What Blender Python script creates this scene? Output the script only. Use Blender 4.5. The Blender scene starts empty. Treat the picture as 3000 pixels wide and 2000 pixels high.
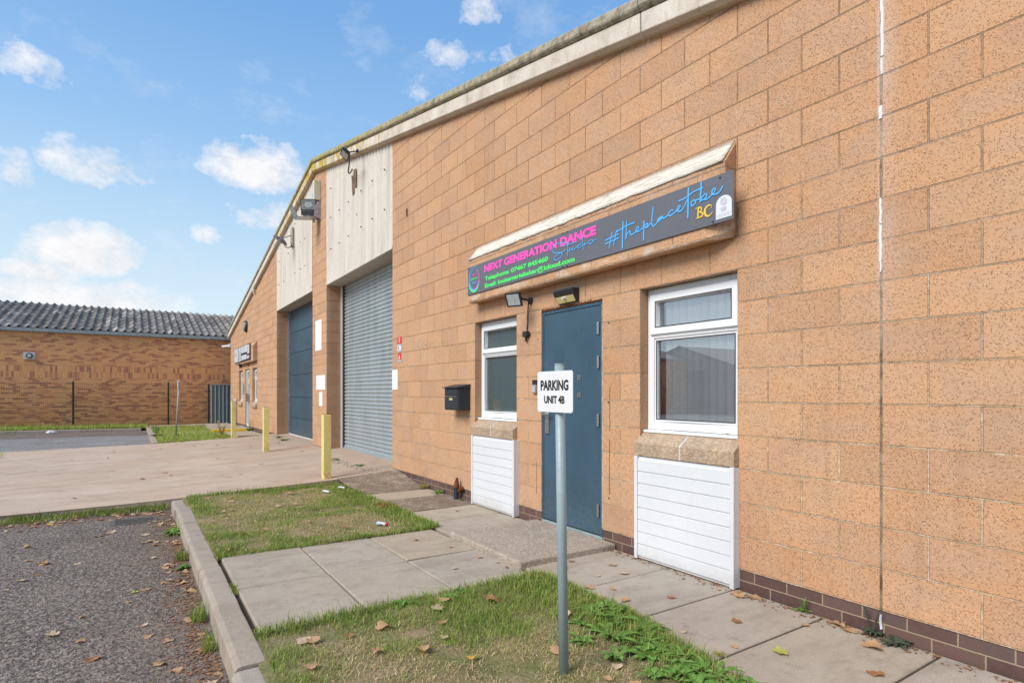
import bpy, math, random
import numpy as np
from mathutils import Vector, noise as mnoise
random.seed(7)
rng = np.random.default_rng(11)
C = bpy.context.scene.collection
R = math.radians

# ------------------------------------------------------------------ node helpers
class NT:
    def __init__(s, tree):
        s.t = tree; s.n = tree.nodes; s.l = tree.links
    def a(s, typ, ins=None, **props):
        nd = s.n.new(typ)
        for k, v in props.items(): setattr(nd, k, v)
        if ins:
            for k, v in ins.items():
                sock = nd.inputs[k]
                if isinstance(v, bpy.types.NodeSocket): s.l.new(v, sock)
                else: sock.default_value = v
        return nd
    def m(s, op, a, b=None, c=None, clamp=False):
        nd = s.n.new('ShaderNodeMath'); nd.operation = op; nd.use_clamp = clamp
        for i, v in enumerate((a, b, c)):
            if v is None: continue
            if isinstance(v, bpy.types.NodeSocket): s.l.new(v, nd.inputs[i])
            else: nd.inputs[i].default_value = v
        return nd.outputs[0]
    def noise(s, vec, scale, detail=3, rough=.55, dist=0, out='Fac'):
        return s.a('ShaderNodeTexNoise', {'Vector': vec, 'Scale': scale, 'Detail': detail, 'Roughness': rough, 'Distortion': dist}).outputs[out]
    def ramp(s, fac, stops):
        nd = s.a('ShaderNodeValToRGB', {'Fac': fac}); e = nd.color_ramp.elements
        while len(e) < len(stops): e.new(.5)
        for q, (p, c) in zip(e, stops):
            q.position = p; q.color = (c[0], c[1], c[2], 1) if not isinstance(c, (int, float)) else (c, c, c, 1)
        return nd.outputs['Color']
    def mix(s, fac, a, b, blend='MIX'):
        nd = s.n.new('ShaderNodeMix'); nd.data_type = 'RGBA'; nd.blend_type = blend
        for i, v in ((0, fac), (6, a), (7, b)):
            if isinstance(v, bpy.types.NodeSocket): s.l.new(v, nd.inputs[i])
            elif isinstance(v, tuple): nd.inputs[i].default_value = (v[0], v[1], v[2], 1)
            else: nd.inputs[i].default_value = v
        return nd.outputs[2]
    def maprange(s, v, a, b, c=0., d=1.):
        nd = s.a('ShaderNodeMapRange', {0: v, 1: a, 2: b, 3: c, 4: d}); nd.clamp = True
        return nd.outputs[0]
    def comb(s, x, y, z):
        nd = s.n.new('ShaderNodeCombineXYZ')
        for i, v in enumerate((x, y, z)):
            if isinstance(v, bpy.types.NodeSocket): s.l.new(v, nd.inputs[i])
            else: nd.inputs[i].default_value = v
        return nd.outputs[0]
    def sep(s, v):
        nd = s.a('ShaderNodeSeparateXYZ', {0: v}); return nd.outputs
    def scale(s, v, k):
        return s.a('ShaderNodeVectorMath', {0: v, 1: k}, operation='MULTIPLY').outputs[0]
    def bump(s, h, dist, strength=1.0):
        return s.a('ShaderNodeBump', {'Height': h, 'Distance': dist, 'Strength': strength}).outputs[0]

def new_mat(name, rough=.8, spec=.3, metal=0.):
    m = bpy.data.materials.new(name); m.use_nodes = True
    t = NT(m.node_tree); b = m.node_tree.nodes['Principled BSDF']
    b.inputs['Roughness'].default_value = rough; b.inputs['Metallic'].default_value = metal
    b.inputs['Specular IOR Level'].default_value = spec
    return m, t, b
def geo(t): return t.a('ShaderNodeNewGeometry').outputs
def setc(t, b, col):
    if isinstance(col, tuple): b.inputs['Base Color'].default_value = (*col, 1)
    else: t.l.new(col, b.inputs['Base Color'])
def setn(t, b, nrm): t.l.new(nrm, b.inputs['Normal'])

# painted / plain surfaces always carry a little dirt and unevenness
def plain(name, col, rough=.5, spec=.4, metal=0., var=.12, scale=6., dirt=None, bump=0., splash=0.):
    m, t, b = new_mat(name, rough, spec, metal)
    g = geo(t)
    n1 = t.noise(g['Position'], scale, 5, .6); n2 = t.noise(g['Position'], scale*9, 4, .6)
    f = t.m('ADD', t.m('MULTIPLY', n1, .6), t.m('MULTIPLY', n2, .4))
    dk = tuple(c*(1-var*1.6) for c in col); lt = tuple(min(1, c*(1+var)) for c in col)
    c = t.ramp(f, [(.3, dk), (.7, lt)])
    if dirt:
        d = t.maprange(t.noise(g['Position'], scale*2.3, 6, .7), .58, .75)
        c = t.mix(t.m('MULTIPLY', d, .6), c, dirt)
    if splash:
        pz_ = t.sep(g['Position'])[2]
        sp = t.m('MULTIPLY', t.maprange(t.m('ADD', pz_, t.m('MULTIPLY', n1, .16)), splash+.10, .02), t.maprange(n2, .35, .6, .3, 1.))
        c = t.mix(t.m('MULTIPLY', sp, .65), c, (.30, .24, .18))
        rn = t.noise(t.comb(t.m('MULTIPLY', t.sep(g['Position'])[0], 30.), 0, t.m('MULTIPLY', pz_, 1.2)), 1., 4, .65)
        c = t.mix(t.maprange(rn, .56, .78, 0, .22), c, (.45, .42, .38))
    setc(t, b, c)
    t.l.new(t.maprange(n2, .3, .7, max(0, rough-.08), min(1, rough+.1)), b.inputs['Roughness'])
    if bump: setn(t, b, t.bump(n2, bump))
    return m

# ------------------------------------------------------------------ block wall
def wall_uv(t, g):
    p = t.sep(g['Position']); n = t.sep(g['True Normal'])
    side = t.m('GREATER_THAN', t.m('ABSOLUTE', n[0]), .5)
    u = t.m('ADD', t.m('MULTIPLY', p[0], t.m('SUBTRACT', 1., side)), t.m('MULTIPLY', p[1], side))
    return u, p, side
def mat_block(name='split_block', hood=False):
    m, t, b = new_mat(name, .93, .15)
    g = geo(t); u, p, side = wall_uv(t, g)
    wob = t.noise(g['Position'], 26, 4, .6, out='Color'); w = t.sep(wob)
    uu = t.m('ADD', u, t.m('MULTIPLY', t.m('SUBTRACT', w[0], .5), .008))
    vv = t.m('ADD', p[2], t.m('MULTIPLY', t.m('SUBTRACT', w[1], .5), .008))
    vec = t.comb(t.m('ADD', uu, 90.225), t.m('ADD', vv, -.14+9), 0)
    br = t.a('ShaderNodeTexBrick', {'Vector': vec, 'Scale': 1., 'Mortar Size': .0055, 'Mortar Smooth': .35, 'Bias': 0., 'Brick Width': .45, 'Row Height': .225,
         'Color1': (0, 0, 0, 1), 'Color2': (1, 1, 1, 1), 'Mortar': (.5, .5, .5, 1)}, offset=.5, offset_frequency=2, squash=1., squash_frequency=2)
    tint = t.sep(br.outputs['Color'])[0]; joint = br.outputs['Fac']
    # broad colour drift + a mottled bloom on single blocks
    base = t.ramp(tint, [(0., (.475, .246, .130)), (.35, (.565, .297, .156)), (.7, (.61, .335, .182)), (1., (.54, .303, .172))])
    big = t.noise(g['Position'], .55, 4, .6)
    base = t.mix(t.maprange(big, .35, .7, 0, .35), base, (.60, .38, .235))
    mot = t.noise(g['Position'], 5.5, 5, .65)
    bloom = t.m('MULTIPLY', t.maprange(mot, .48, .68), t.maprange(t.noise(g['Position'], 1.3, 2, .5), .35, .6, .15, .75))
    base = t.mix(t.m('MULTIPLY', bloom, .5), base, (.47, .325, .235))
    b3 = t.a('ShaderNodeTexBrick', {'Vector': vec, 'Scale': 1., 'Mortar Size': .085, 'Mortar Smooth': 1., 'Bias': 0., 'Brick Width': .45, 'Row Height': .225}, offset=.5, offset_frequency=2)
    cen = t.m('MULTIPLY', t.m('SUBTRACT', 1., b3.outputs['Fac']), t.maprange(t.noise(g['Position'], 2.1, 4, .6), .40, .62))
    base = t.mix(t.m('MULTIPLY', cen, .42), base, (.48, .345, .26))
    fine = t.noise(g['Position'], 90, 5, .8)
    base = t.mix(t.maprange(fine, .3, .75, 0, .34), base, (.68, .43, .25))
    pit = t.noise(g['Position'], 165, 3, .72)
    pitm = t.m('MULTIPLY', t.maprange(pit, .60, .70), t.maprange(t.noise(g['Position'], 4.2, 3, .6), .35, .62, .45, 1.))
    base = t.mix(t.m('MULTIPLY', pitm, .55), base, (.24, .135, .09))
    vs = t.a('ShaderNodeTexVoronoi', {'Vector': g['Position'], 'Scale': 165., 'Randomness': 1.}); vr_ = t.sep(vs.outputs['Color'])[0]
    spk = t.m('MULTIPLY', t.maprange(vr_, .24, .14), t.maprange(vs.outputs['Distance'], .62, .45))
    spd = t.maprange(t.noise(g['Position'], 3.4, 3, .6), .35, .62, .22, .58)
    base = t.mix(t.m('MULTIPLY', spk, spd), base, (.19, .115, .08))
    spw = t.m('MULTIPLY', t.maprange(vr_, .88, .95), t.maprange(vs.outputs['Distance'], .6, .4))
    base = t.mix(t.m('MULTIPLY', spw, .5), base, (.78, .58, .40))
    lt = t.maprange(t.noise(t.scale(g['Position'], (1.3, 1.1, .9)), 88, 2, .5), .70, .76)
    base = t.mix(t.m('MULTIPLY', lt, .65), base, (.80, .66, .52))
    # thin run-off streaks
    st = t.noise(t.comb(t.m('MULTIPLY', u, 9.), 0, t.m('MULTIPLY', p[2], .6)), 1., 4, .6)
    base = t.mix(t.maprange(st, .56, .80, 0, .38), base, (.33, .20, .13))
    grey = t.maprange(t.noise(t.scale(g['Position'], (1., 1., 1.7)), 1.25, 6, .68), .50, .66, 0, .42)
    base = t.mix(grey, base, (.40, .275, .20))
    # grime towards the ground
    low = t.m('MULTIPLY', t.maprange(p[2], .75, .1), t.maprange(t.noise(g['Position'], 3., 5, .65), .4, .7))
    base = t.mix(t.m('MULTIPLY', low, .35), base, (.36, .25, .18))
    base = t.mix(t.m('MULTIPLY', side, .38), base, (.25, .14, .085))  # shade of the side-facing reveals, put into the colour as a darker brown
    # mortar: mid brown, with pale crumbs low down and shadow painted dark into the joints higher up
    mn = t.noise(g['Position'], 11, 5, .8)
    up = t.maprange(p[2], .8, 3.2)
    mort = t.ramp(mn, [(.30, (.28, .185, .115)), (.45, (.44, .32, .21)), (.54, (.58, .45, .32)), (.64, (.82, .72, .60))])
    mort = t.mix(t.m('MULTIPLY', up, .75), mort, (.21, .135, .088))
    fine_j = t.maprange(t.noise(g['Position'], 3.2, 4, .7), .34, .54, .42, .95)
    jm = t.m('MULTIPLY', joint, fine_j)
    col = t.mix(jm, base, mort)
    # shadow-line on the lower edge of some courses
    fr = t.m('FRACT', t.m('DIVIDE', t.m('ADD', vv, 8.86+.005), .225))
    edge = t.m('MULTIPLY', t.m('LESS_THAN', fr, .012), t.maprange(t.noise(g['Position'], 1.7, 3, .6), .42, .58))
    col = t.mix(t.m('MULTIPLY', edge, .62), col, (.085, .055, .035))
    if not hood:
        mj = t.maprange(t.m('ABSOLUTE', t.m('SUBTRACT', t.m('ADD', uu, t.m('MULTIPLY', side, 50.)), 0.)), .009, .005)
        col = t.mix(mj, col, t.ramp(t.noise(g['Position'], 5, 3, .6), [(.4, (.13, .09, .06)), (.6, (.40, .30, .21))]))
        # white smear of sealant beside the joint
        sm = t.m('MULTIPLY', t.maprange(u, .11, .0), t.m('MULTIPLY', t.m('GREATER_THAN', u, -.02), t.maprange(t.noise(t.comb(0, 0, p[2]), 1.1, 2, .5), .35, .62)))
        sm = t.m('MULTIPLY', sm, t.m('MULTIPLY', t.maprange(p[2], 1.2, 2.2), .32))
        col = t.mix(sm, col, (.72, .62, .58))
    if hood:
        ef = t.m('MULTIPLY', t.maprange(t.noise(t.comb(t.m('MULTIPLY', u, 3.), 0, t.m('MULTIPLY', p[2], 6.)), 1.6, 6, .72), .50, .64), t.maprange(p[2], 2.75, 2.45, .25, .8))
        col = t.mix(ef, col, (.66, .56, .47))
    setc(t, b, col)
    h = t.m('ADD', t.m('MULTIPLY', fine, .18), t.m('MULTIPLY', spk, -.5))
    h = t.m('ADD', h, t.m('MULTIPLY', jm, -1.6))
    h = t.m('ADD', h, t.m('MULTIPLY', mot, .4))
    setn(t, b, t.bump(h, .0045))
    return m

def brickmat(name, bw, rh, ms, cols, mort, ox=0., oz=0., soldier=None, bump=.004):
    m, t, b = new_mat(name, .88, .2)
    g = geo(t); u, p, side = wall_uv(t, g)
    wob = t.sep(t.noise(g['Position'], 30, 3, .6, out='Color'))
    uu = t.m('ADD', t.m('ADD', u, 100+ox), t.m('MULTIPLY', t.m('SUBTRACT', wob[0], .5), .006))
    vv = t.m('ADD', t.m('ADD', p[2], 10*rh*9-oz), t.m('MULTIPLY', t.m('SUBTRACT', wob[1], .5), .004))
    def bt(vec, w, hgt, off):
        return t.a('ShaderNodeTexBrick', {'Vector': vec, 'Scale': 1., 'Mortar Size': ms, 'Mortar Smooth': .3, 'Bias': 0., 'Brick Width': w, 'Row Height': hgt,
             'Color1': (0, 0, 0, 1), 'Color2': (1, 1, 1, 1), 'Mortar': (.5, .5, .5, 1)}, offset=off, offset_frequency=2)
    b1 = bt(t.comb(uu, vv, 0), bw, rh, .5)
    tint = t.sep(b1.outputs[0])[0]; joint = b1.outputs['Fac']
    if soldier:
        z0, z1 = soldier
        b2 = bt(t.comb(uu, t.m('SUBTRACT', p[2], z0-1*(z1-z0)), 0), rh, (z1-z0)/2, 0.)
        inb = t.m('MULTIPLY', t.m('GREATER_THAN', p[2], z0), t.m('LESS_THAN', p[2], z1))
        tint = t.m('ADD', t.m('MULTIPLY', t.sep(b2.outputs[0])[0], inb), t.m('MULTIPLY', tint, t.m('SUBTRACT', 1., inb)))
        joint = t.m('ADD', t.m('MULTIPLY', b2.outputs['Fac'], inb), t.m('MULTIPLY', joint, t.m('SUBTRACT', 1., inb)))
    # the built-in tint clusters softly: add a low noise so dark bricks gather in patches
    f = t.m('ADD', tint, t.m('MULTIPLY', t.m('SUBTRACT', t.noise(t.scale(g['Position'], (.7, .7, 1.6)), 2.4, 3, .6), .5), .6))
    base = t.ramp(f, cols)
    base = t.mix(t.maprange(t.noise(g['Position'], 40, 3, .7), .35, .7, 0, .35), base, tuple(min(1, c*1.15) for c in cols[len(cols)//2][1]))
    col = t.mix(joint, base, mort)
    setc(t, b, col)
    setn(t, b, t.bump(t.m('ADD', t.m('MULTIPLY', joint, -1.), t.m('MULTIPLY', t.noise(g['Position'], 60, 3, .7), .3)), bump))
    return m

MAT = {}
MAT['block'] = mat_block()
MAT['hood'] = mat_block('hood_block', True)
MAT['plinth'] = brickmat('blue_brick', .225, .075, .005, [(0., (.095, .055, .05)), (.45, (.125, .072, .062)), (.8, (.15, .085, .07)), (1., (.12, .08, .075))], (.33, .25, .17), oz=-.01)
MAT['buff'] = brickmat('buff_brick', .225, .075, .005, [(0., (.66, .33, .15)), (.46, (.74, .385, .175)), (.64, (.64, .29, .135)), (.80, (.48, .205, .12)), (1., (.33, .135, .10))], (.52, .31, .15), soldier=(1.90, 2.36), bump=.003)

# pale concrete with dirt and yellow lichen
def mat_verge():
    m, t, b = new_mat('verge_concrete', .9, .2)
    g = geo(t); p = t.sep(g['Position'])
    n = t.noise(g['Position'], 3.5, 6, .7); f = t.noise(g['Position'], 45, 4, .7)
    c = t.ramp(n, [(.28, (.48, .41, .34)), (.5, (.66, .59, .51)), (.7, (.75, .69, .61))])
    c = t.mix(t.maprange(f, .5, .75, 0, .5), c, (.42, .36, .27))
    st = t.noise(t.comb(t.m('MULTIPLY', p[0], 9.), 0, t.m('MULTIPLY', p[2], 2.5)), 1., 5, .7)
    c = t.mix(t.maprange(st, .54, .70, 0, .5), c, (.40, .31, .20))
    ap = t.maprange(t.m('ABSOLUTE', t.m('ADD', p[0], 11.6)), 7.5, 1., 0., 1.)
    lich = t.noise(t.comb(t.m('MULTIPLY', p[0], 3.4), p[1], t.m('MULTIPLY', p[2], 1.6)), 1.7, 5, .7)
    lm = t.maprange(t.m('ADD', lich, t.m('MULTIPLY', ap, .20)), .63, .71)
    lc = t.ramp(t.noise(g['Position'], 8, 3, .6), [(.35, (.40, .29, .06)), (.55, (.56, .39, .07)), (.7, (.48, .43, .16))])
    c = t.mix(t.m('MULTIPLY', lm, t.m('MULTIPLY', ap, 1.1), clamp=True), c, lc)
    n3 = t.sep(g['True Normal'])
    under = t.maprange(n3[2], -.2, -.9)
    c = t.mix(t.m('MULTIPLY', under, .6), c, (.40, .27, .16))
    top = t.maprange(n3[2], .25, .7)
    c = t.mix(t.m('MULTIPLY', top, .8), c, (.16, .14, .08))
    setc(t, b, c); setn(t, b, t.bump(t.m('ADD', n, f), .006))
    return m
def mat_cap():
    m, t, b = new_mat('verge_capping', .95, .15)
    g = geo(t); p = t.sep(g['Position'])
    n = t.noise(g['Position'], 9, 6, .75); f = t.noise(g['Position'], 60, 4, .7)
    c = t.ramp(n, [(.3, (.15, .13, .095)), (.45, (.33, .29, .22)), (.58, (.48, .43, .34)), (.75, (.60, .55, .46))])
    ap = t.maprange(t.m('ABSOLUTE', t.m('ADD', p[0], 11.6)), 9.5, 1., .05, 1.)
    lm = t.maprange(t.noise(g['Position'], 7, 5, .8), .46, .56)
    lc = t.ramp(t.noise(g['Position'], 14, 3, .6), [(.35, (.30, .27, .05)), (.55, (.42, .34, .05)), (.7, (.40, .40, .20))])
    c = t.mix(t.m('MULTIPLY', lm, ap), c, lc)
    c = t.mix(t.maprange(f, .55, .7, 0, .6), c, (.10, .09, .06))
    setc(t, b, c); setn(t, b, t.bump(t.m('ADD', n, f), .012))
    return m
MAT['verge'] = mat_verge(); MAT['cap'] = mat_cap()

def mat_clad():
    m, t, b = new_mat('cladding_sheet', .75, .25)
    g = geo(t); p = t.sep(g['Position'])
    st = t.noise(t.comb(t.m('MULTIPLY', p[0], 7.), 0, t.m('MULTIPLY', p[2], .5)), 1., 4, .6)
    c = t.ramp(st, [(.3, (.50, .44, .38)), (.48, (.61, .56, .50)), (.7, (.68, .63, .575))])
    d = t.maprange(t.noise(g['Position'], 6, 6, .75), .52, .70, 0, .6)
    c = t.mix(d, c, (.50, .42, .30))
    vr = t.a('ShaderNodeTexVoronoi', {'Vector': t.comb(t.m('MULTIPLY', p[0], 2.4), 0, t.m('MULTIPLY', p[2], 2.0)), 'Scale': 1., 'Randomness': .9})
    sp = t.m('MULTIPLY', t.maprange(vr.outputs['Distance'], .055, .03), t.m('GREATER_THAN', t.sep(vr.outputs['Color'])[0], .35))
    c = t.mix(t.m('MULTIPLY', sp, .85), c, (.33, .19, .07))
    setc(t, b, c); return m
MAT['clad'] = mat_clad()
MAT['upvc'] = plain('white_upvc', (.80, .81, .83), .32, .5, var=.02, scale=3, dirt=None)
MAT['upvc_panel'] = plain('white_vinyl_board', (.70, .712, .738), .38, .5, var=.03, scale=2, splash=.12)
MAT['galv'] = plain('galvanised_steel', (.42, .45, .47), .42, .5, .75, .18, 12, (.3, .3, .3))
MAT['post_paint'] = plain('grey_green_paint', (.30, .38, .40), .38, .5, 0., .08, 10, (.25, .28, .28), .001)
MAT['black_plastic'] = plain('black_plastic', (.028, .029, .032), .45, .4, var=.2, scale=20)
MAT['black_metal'] = plain('black_painted_metal', (.028, .033, .043), .5, .45, var=.15, scale=14)
MAT['charcoal'] = plain('charcoal_sign_board', (.135, .14, .165), .5, .4, var=.05, scale=3)
MAT['pink'] = plain('pink_vinyl', (.90, .10, .48), .5, .3, var=.02)
MAT['green'] = plain('green_vinyl', (.10, .80, .16), .5, .3, var=.02)
MAT['sky_blue'] = plain('blue_vinyl', (.10, .45, .90), .5, .3, var=.02)
MAT['yellow_vinyl'] = plain('yellow_vinyl', (.90, .58, .07), .5, .3, var=.02)
MAT['gold_line'] = plain('faded_gold_vinyl', (.30, .27, .22), .5, .3, var=.02)
MAT['white_vinyl'] = plain('white_vinyl_print', (.72, .73, .78), .5, .3, var=.02)
MAT['grey_print'] = plain('grey_print', (.42, .46, .54), .5, .3, var=.02)
MAT['black_print'] = plain('black_print', (.018, .018, .02), .5, .3, var=.02)
MAT['red_print'] = plain('red_print', (.66, .03, .05), .45, .3, var=.05)
MAT['white_sign'] = plain('white_sign_plate', (.78, .78, .79), .35, .5, var=.02, scale=5)
MAT['white_board'] = plain('white_notice_board', (.84, .84, .86), .5, .3, var=.02)
MAT['dirty_white'] = plain('dirty_white_board', (.60, .61, .63), .5, .3, var=.18, scale=8, dirt=(.25, .22, .2))
MAT['cream'] = plain('cream_plastic', (.60, .62, .50), .45, .4, var=.06, scale=5)
MAT['iron'] = plain('cast_iron', (.13, .115, .10), .7, .3, 0., .3, 20)
MAT['old_glass'] = plain('old_lamp_glass', (.20, .22, .225), .15, .6, 0., .4, 14)
MAT['steel'] = plain('brushed_steel', (.5, .5, .5), .3, .5, .9, .12, 30)
MAT['lamp_glass'] = plain('lamp_glass', (.50, .53, .56), .12, .6, 0., .25, 22)
MAT['lamp_cream'] = plain('lamp_led_panel', (.66, .55, .25), .35, .4, 0., .1, 30)
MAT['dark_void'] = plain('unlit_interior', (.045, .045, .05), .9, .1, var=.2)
MAT['blind'] = plain('blind_fabric', (.82, .83, .85), .8, .2, var=.05, scale=9)
MAT['red_fabric'] = plain('red_curtain', (.55, .10, .12), .8, .2, var=.1)
MAT['orange'] = plain('orange_plastic', (.95, .22, .05), .5, .3, var=.05)
MAT['slate_grey'] = plain('gutter_grey', (.30, .35, .36), .5, .3, var=.2, scale=6, dirt=(.2, .22, .2))
MAT['fence_green'] = plain('dark_green_coating', (.018, .05, .034), .5, .3, var=.1)
MAT['yellow_trim'] = plain('yellow_edge_paint', (.85, .50, .02), .5, .3, var=.1, scale=10)
MAT['sealant'] = plain('white_sealant', (.82, .82, .85), .7, .2, var=.06, scale=20, bump=.004)
MAT['rust'] = plain('rusty_iron', (.20, .075, .03), .9, .2, 0., .5, 18, (.45, .15, .04), .004)
MAT['inner_brown'] = plain('exposed_backing', (.22, .145, .11), .9, .1, var=.25)

def mat_door(name, col, lines=None):
    m, t, b = new_mat(name, .45, .4)
    g = geo(t); p = t.sep(g['Position'])
    n = t.noise(g['Position'], 1.8, 5, .6); f = t.noise(g['Position'], 30, 4, .7)
    c = t.ramp(n, [(.3, tuple(x*.86 for x in col)), (.7, tuple(x*1.14 for x in col))])
    sc = t.maprange(t.noise(t.comb(t.m('MULTIPLY', p[0], 40.), 0, t.m('MULTIPLY', p[2], 6.)), 1., 2, .5), .69, .76, 0, .55)
    c = t.mix(sc, c, tuple(min(1, x*2.2+.03) for x in col))
    lowm = t.m('MULTIPLY', t.maprange(p[2], .7, .1), t.maprange(f, .45, .7))
    c = t.mix(t.m('MULTIPLY', lowm, .4), c, (.16, .15, .13))
    setc(t, b, c)
    t.l.new(t.maprange(n, .3, .7, .34, .52), b.inputs['Roughness'])
    h = t.m('ADD', t.m('MULTIPLY', t.noise(g['Position'], 2.6, 2, .5), 1.), t.m('MULTIPLY', f, .02))
    setn(t, b, t.bump(h, .02, .6))
    return m
MAT['blue_door'] = mat_door('blue_painted_steel', (.044, .092, .135))
MAT['blue_shutter'] = mat_door('dark_blue_panel', (.040, .082, .118))

def mat_roller():
    m, t, b = new_mat('roller_steel', .42, .45, .35)
    g = geo(t); p = t.sep(g['Position'])
    st = t.noise(t.comb(t.m('MULTIPLY', p[0], 5.), 0, t.m('MULTIPLY', p[2], .9)), 1., 5, .65)
    c = t.ramp(st, [(.3, (.31, .36, .38)), (.6, (.42, .475, .49)), (.75, (.48, .53, .54))])
    c = t.mix(t.maprange(t.noise(g['Position'], 9, 5, .7), .6, .75, 0, .4), c, (.28, .28, .26))
    setc(t, b, c); return m
MAT['roller'] = mat_roller()

def mat_yellow():
    m, t, b = new_mat('yellow_bollard_paint', .5, .35)
    g = geo(t); p = t.sep(g['Position'])
    n = t.noise(g['Position'], 6, 5, .65)
    c = t.ramp(n, [(.3, (.72, .60, .19)), (.7, (.84, .72, .30))])
    ch = t.maprange(t.noise(g['Position'], 38, 4, .7), .66, .70)
    c = t.mix(ch, c, (.16, .10, .05))
    low = t.m('MULTIPLY', t.maprange(p[2], .3, .0), t.maprange(t.noise(g['Position'], 15, 4, .7), .5, .62))
    c = t.mix(t.m('MULTIPLY', low, .8), c, (.22, .13, .07))
    setc(t, b, c); setn(t, b, t.bump(n, .002)); return m
MAT['yellow'] = mat_yellow()

# glass: mirror-like film over a see-through pane
def mat_glass(name, refl=.35, rough=.0, tint=(.75, .85, .84), obscure=False):
    m = bpy.data.materials.new(name); m.use_nodes = True
    t = NT(m.node_tree); t.n.remove(m.node_tree.nodes['Principled BSDF'])
    out = [n for n in t.n if n.type == 'OUTPUT_MATERIAL'][0]
    g = geo(t)
    gl = t.a('ShaderNodeBsdfGlossy', {'Color': (.95, .97, 1, 1), 'Roughness': rough})
    fr = t.a('ShaderNodeFresnel', {'IOR': 1.6}).outputs[0]
    fac = t.m('ADD', fr, refl, clamp=True)
    if obscure:
        vo = t.a('ShaderNodeTexVoronoi', {'Vector': g['Position'], 'Scale': 160.}, feature='SMOOTH_F1').outputs['Distance']
        bp = t.bump(vo, .004)
        t.l.new(bp, gl.inputs['Normal'])
        tr = t.a('ShaderNodeBsdfRefraction', {'Color': (*tint, 1), 'Roughness': .18, 'IOR': 1.05, 'Normal': bp})
        df = t.a('ShaderNodeBsdfDiffuse', {'Color': (.10, .175, .165, 1)})
        tm = t.a('ShaderNodeMixShader', {0: t.maprange(vo, .1, .6, .18, .45), 1: tr.outputs[0], 2: df.outputs[0]}).outputs[0]
    else:
        tm = t.a('ShaderNodeBsdfTransparent', {'Color': (*tint, 1)}).outputs[0]
    mx = t.a('ShaderNodeMixShader', {0: fac, 1: tm, 2: gl.outputs[0]})
    t.l.new(mx.outputs[0], out.inputs['Surface'])
    return m
MAT['glass'] = mat_glass('window_glass', .30, 0., (.97, .99, .99))
MAT['obscure'] = mat_glass('obscure_glass', .09, .16, (.66, .82, .80), True)

# ------------------------------------------------------------------ grounds
def mat_asphalt(name='asphalt', base=(.205, .169, .146), coarse=1.):
    m, t, b = new_mat(name, .93, .2)
    g = geo(t); p = t.sep(g['Position'])
    vo = t.a('ShaderNodeTexVoronoi', {'Vector': g['Position'], 'Scale': 62., 'Randomness': 1.})
    vd = vo.outputs['Distance']; vc = t.sep(vo.outputs['Color'])[0]
    c = t.ramp(vc, [(0., tuple(x*.45 for x in base)), (.35, tuple(x*.85 for x in base)), (.75, tuple(x*1.3 for x in base)), (.93, tuple(x*2.0 for x in base)), (1., (.42, .40, .38))])
    fine = t.noise(g['Position'], 140, 3, .7)
    c = t.mix(t.maprange(fine, .35, .65, .05, .5), c, base)
    hole = t.m('MULTIPLY', t.maprange(t.noise(g['Position'], 30, 4, .7), .48, .38), t.maprange(t.noise(g['Position'], 2.2, 4, .6), .35, .6, .25, 1.))
    c = t.mix(t.m('MULTIPLY', hole, .6), c, (.05, .046, .045))
    big = t.noise(g['Position'], 1.1, 5, .65)
    c = t.mix(t.maprange(big, .4, .68, 0, .55), c, tuple(x*1.45 for x in base))
    dirt = t.maprange(t.noise(g['Position'], 2.4, 6, .7), .52, .68, 0, .6)
    c = t.mix(dirt, c, tuple(x*.8 for x in base))
    # soil washed against the kerb
    k = t.m('MULTIPLY', t.maprange(p[1], -3.75, -3.05), t.m('GREATER_THAN', p[0], -7.))
    ks = t.m('MULTIPLY', k, t.maprange(t.noise(g['Position'], 5, 6, .7), .32, .55))
    c = t.mix(t.m('MULTIPLY', ks, .85), c, t.ramp(t.noise(g['Position'], 60, 4, .7), [(.3, (.11, .08, .056)), (.7, (.25, .185, .13))]))
    setc(t, b, c)
    h = t.m('ADD', t.m('MULTIPLY', vd, -.8), t.m('MULTIPLY', hole, -1.6))
    h = t.m('MULTIPLY', h, t.m('SUBTRACT', 1., t.m('MULTIPLY', ks, .6)))
    setn(t, b, t.bump(h, .012*coarse)); return m
MAT['asphalt'] = mat_asphalt()
MAT['asphalt_far'] = mat_asphalt('asphalt_pale', (.25, .24, .235), .6)
MAT['asphalt_patch'] = mat_asphalt('asphalt_patch', (.33, .27, .21), .3)

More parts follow.
